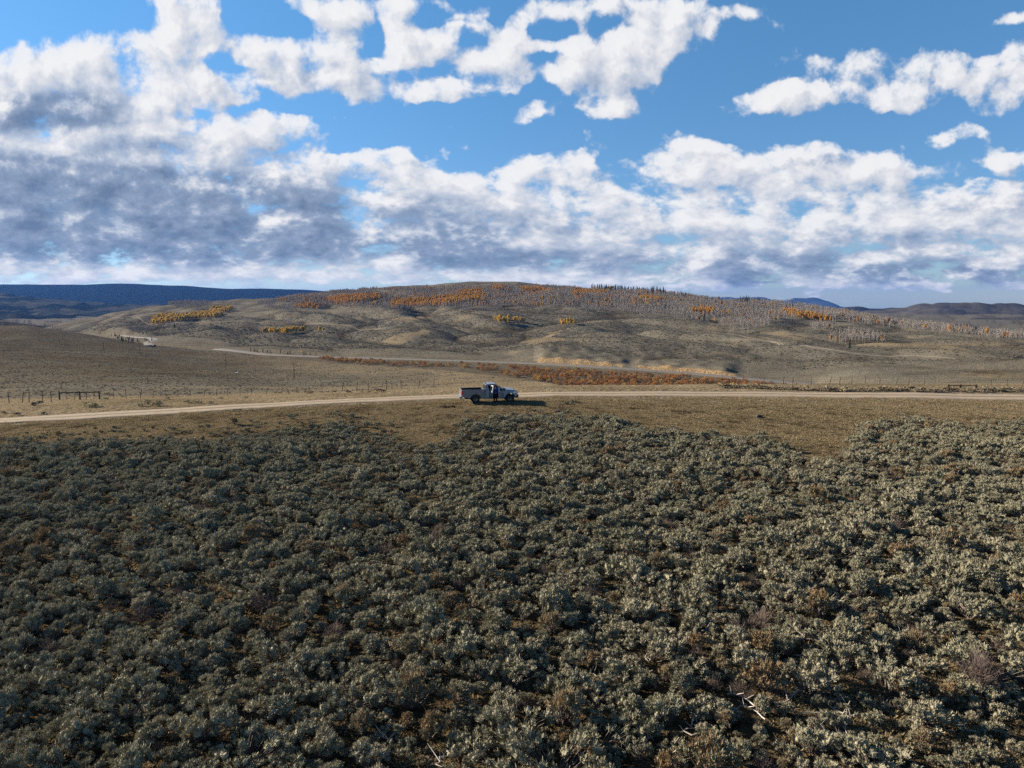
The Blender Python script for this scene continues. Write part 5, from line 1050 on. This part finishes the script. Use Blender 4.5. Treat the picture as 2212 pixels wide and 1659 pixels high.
for (wi, sx) in ((18, 1), (22, -1)):      # five fingers, unequal, bent
    w0 = Vector(V[wi]); d = Vector(V[wi]) - Vector(V[wi - 1]); d.normalize(); side = Vector((1, 0, 0))
    for k, (o_, L) in enumerate(((-.030, .072), (-.010, .082), (.010, .078), (.029, .062))):
        b0 = w0 + d * .045 + side * o_; b1 = b0 + d * L * .55 + Vector((0, 0, -.012)); b2 = b1 + d * L * .3 + Vector((0, 0, -.028)); i = len(V); V += [tuple(b0), tuple(b1), tuple(b2)]; E += [(wi, i), (i, i + 1), (i + 1, i + 2)]; Rd += [.0095, .0085, .0075]
    b0 = w0 + d * .01 - side * sx * .036; b1 = b0 + d * .04 - side * sx * .014 + Vector((0, 0, -.01)); i = len(V); V += [tuple(b0), tuple(b1)]; E += [(wi, i), (i, i + 1)]; Rd += [.0115, .009]
skinned('body', V, E, Rd, skin_m, per_)
Vj = [(0,0,.90),(0,.01,1.12),(0,0,1.30),(0,-.01,1.43),(0,0,1.50),(.19,0,1.41),(.25,.08,1.16),(.225,.27,1.105),(-.19,0,1.41),(-.26,-.01,1.14),(-.225,.13,1.0)]
skinned('jacket', Vj, [(0,1),(1,2),(2,3),(3,4),(3,5),(5,6),(6,7),(3,8),(8,9),(9,10)], [(.185,.135),(.165,.12),(.18,.13),(.155,.115),(.07,.07),(.085,.08),(.066,.066),(.05,.05),(.085,.08),(.066,.066),(.05,.05)], jacket, per_)
Vt = [(0,0,.96),(.10,0,.88),(.11,.02,.50),(.12,-.01,.12),(-.10,0,.88),(-.10,.03,.50),(-.11,0,.12)]
skinned('trousers', Vt, [(0,1),(1,2),(2,3),(0,4),(4,5),(5,6)], [(.16,.12),(.105,.11),(.082,.08),(.065,.065),(.105,.11),(.082,.08),(.065,.065)], trous, per_)
for sx in (1, -1): skinned('shoe', [(sx*.12,-.05,.05),(sx*.125,.06,.05),(sx*.13,.17,.04)], [(0,1),(1,2)], [(.045,.05),(.05,.05),(.045,.035)], shoe, per_)
skinned('hair', [(0,-.015,1.60),(0,-.01,1.68),(0,.01,1.745)], [(0,1),(1,2)], [(.085,.085),(.098,.10),(.06,.065)], hairm, per_)
f = bmesh.new(); bmesh.ops.create_uvsphere(f, u_segments=8, v_segments=6, radius=.016, matrix=Matrix.Translation((0, .128, 1.635))); 
for s in (-1, 1): bmesh.ops.create_uvsphere(f, u_segments=8, v_segments=6, radius=.022, matrix=Matrix.Translation((s * .085, .02, 1.635)) @ Matrix.Scale(.5, 4, (1, 0, 0)))
tobj('face', f, skin_m, per_, 0); f = bmesh.new()
for s in (-1, 1): bmesh.ops.create_uvsphere(f, u_segments=8, v_segments=6, radius=.011, matrix=Matrix.Translation((s * .033, .108, 1.66)))
tobj('eyes', f, mat('eye_mat', (.05, .04, .04), .3), per_, 0)

# ---------------------------------------------------------------- air
HZ = dict(x0=-9000, x1=9000, y0=-1500, y1=17500, z0=-420, z1=175)
hb = bmesh.new(); box(hb, HZ['x0'], HZ['x1'], HZ['y0'], HZ['y1'], HZ['z0'], HZ['z1']); me = bpy.data.meshes.new('haze'); bmesh.ops.recalc_face_normals(hb, faces=hb.faces); hb.to_mesh(me); hb.free()
hm = bpy.data.materials.new('haze_mat'); hm.use_nodes = True; n = NT(hm.node_tree); hm.node_tree.nodes.clear(); pv = n.new('ShaderNodeVolumePrincipled'); ho = n.new('ShaderNodeOutputMaterial'); n.l.new(pv.outputs[0], ho.inputs['Volume'])
pv.inputs['Color'].default_value = c4(.09, .25, .75); pv.inputs['Density'].default_value = 3.2e-5; pv.inputs['Anisotropy'].default_value = .2
me.materials.append(hm); tag(link(bpy.data.objects.new('haze', me)), 'thin blue air between viewpoint and distant ridges', kind='stuff')
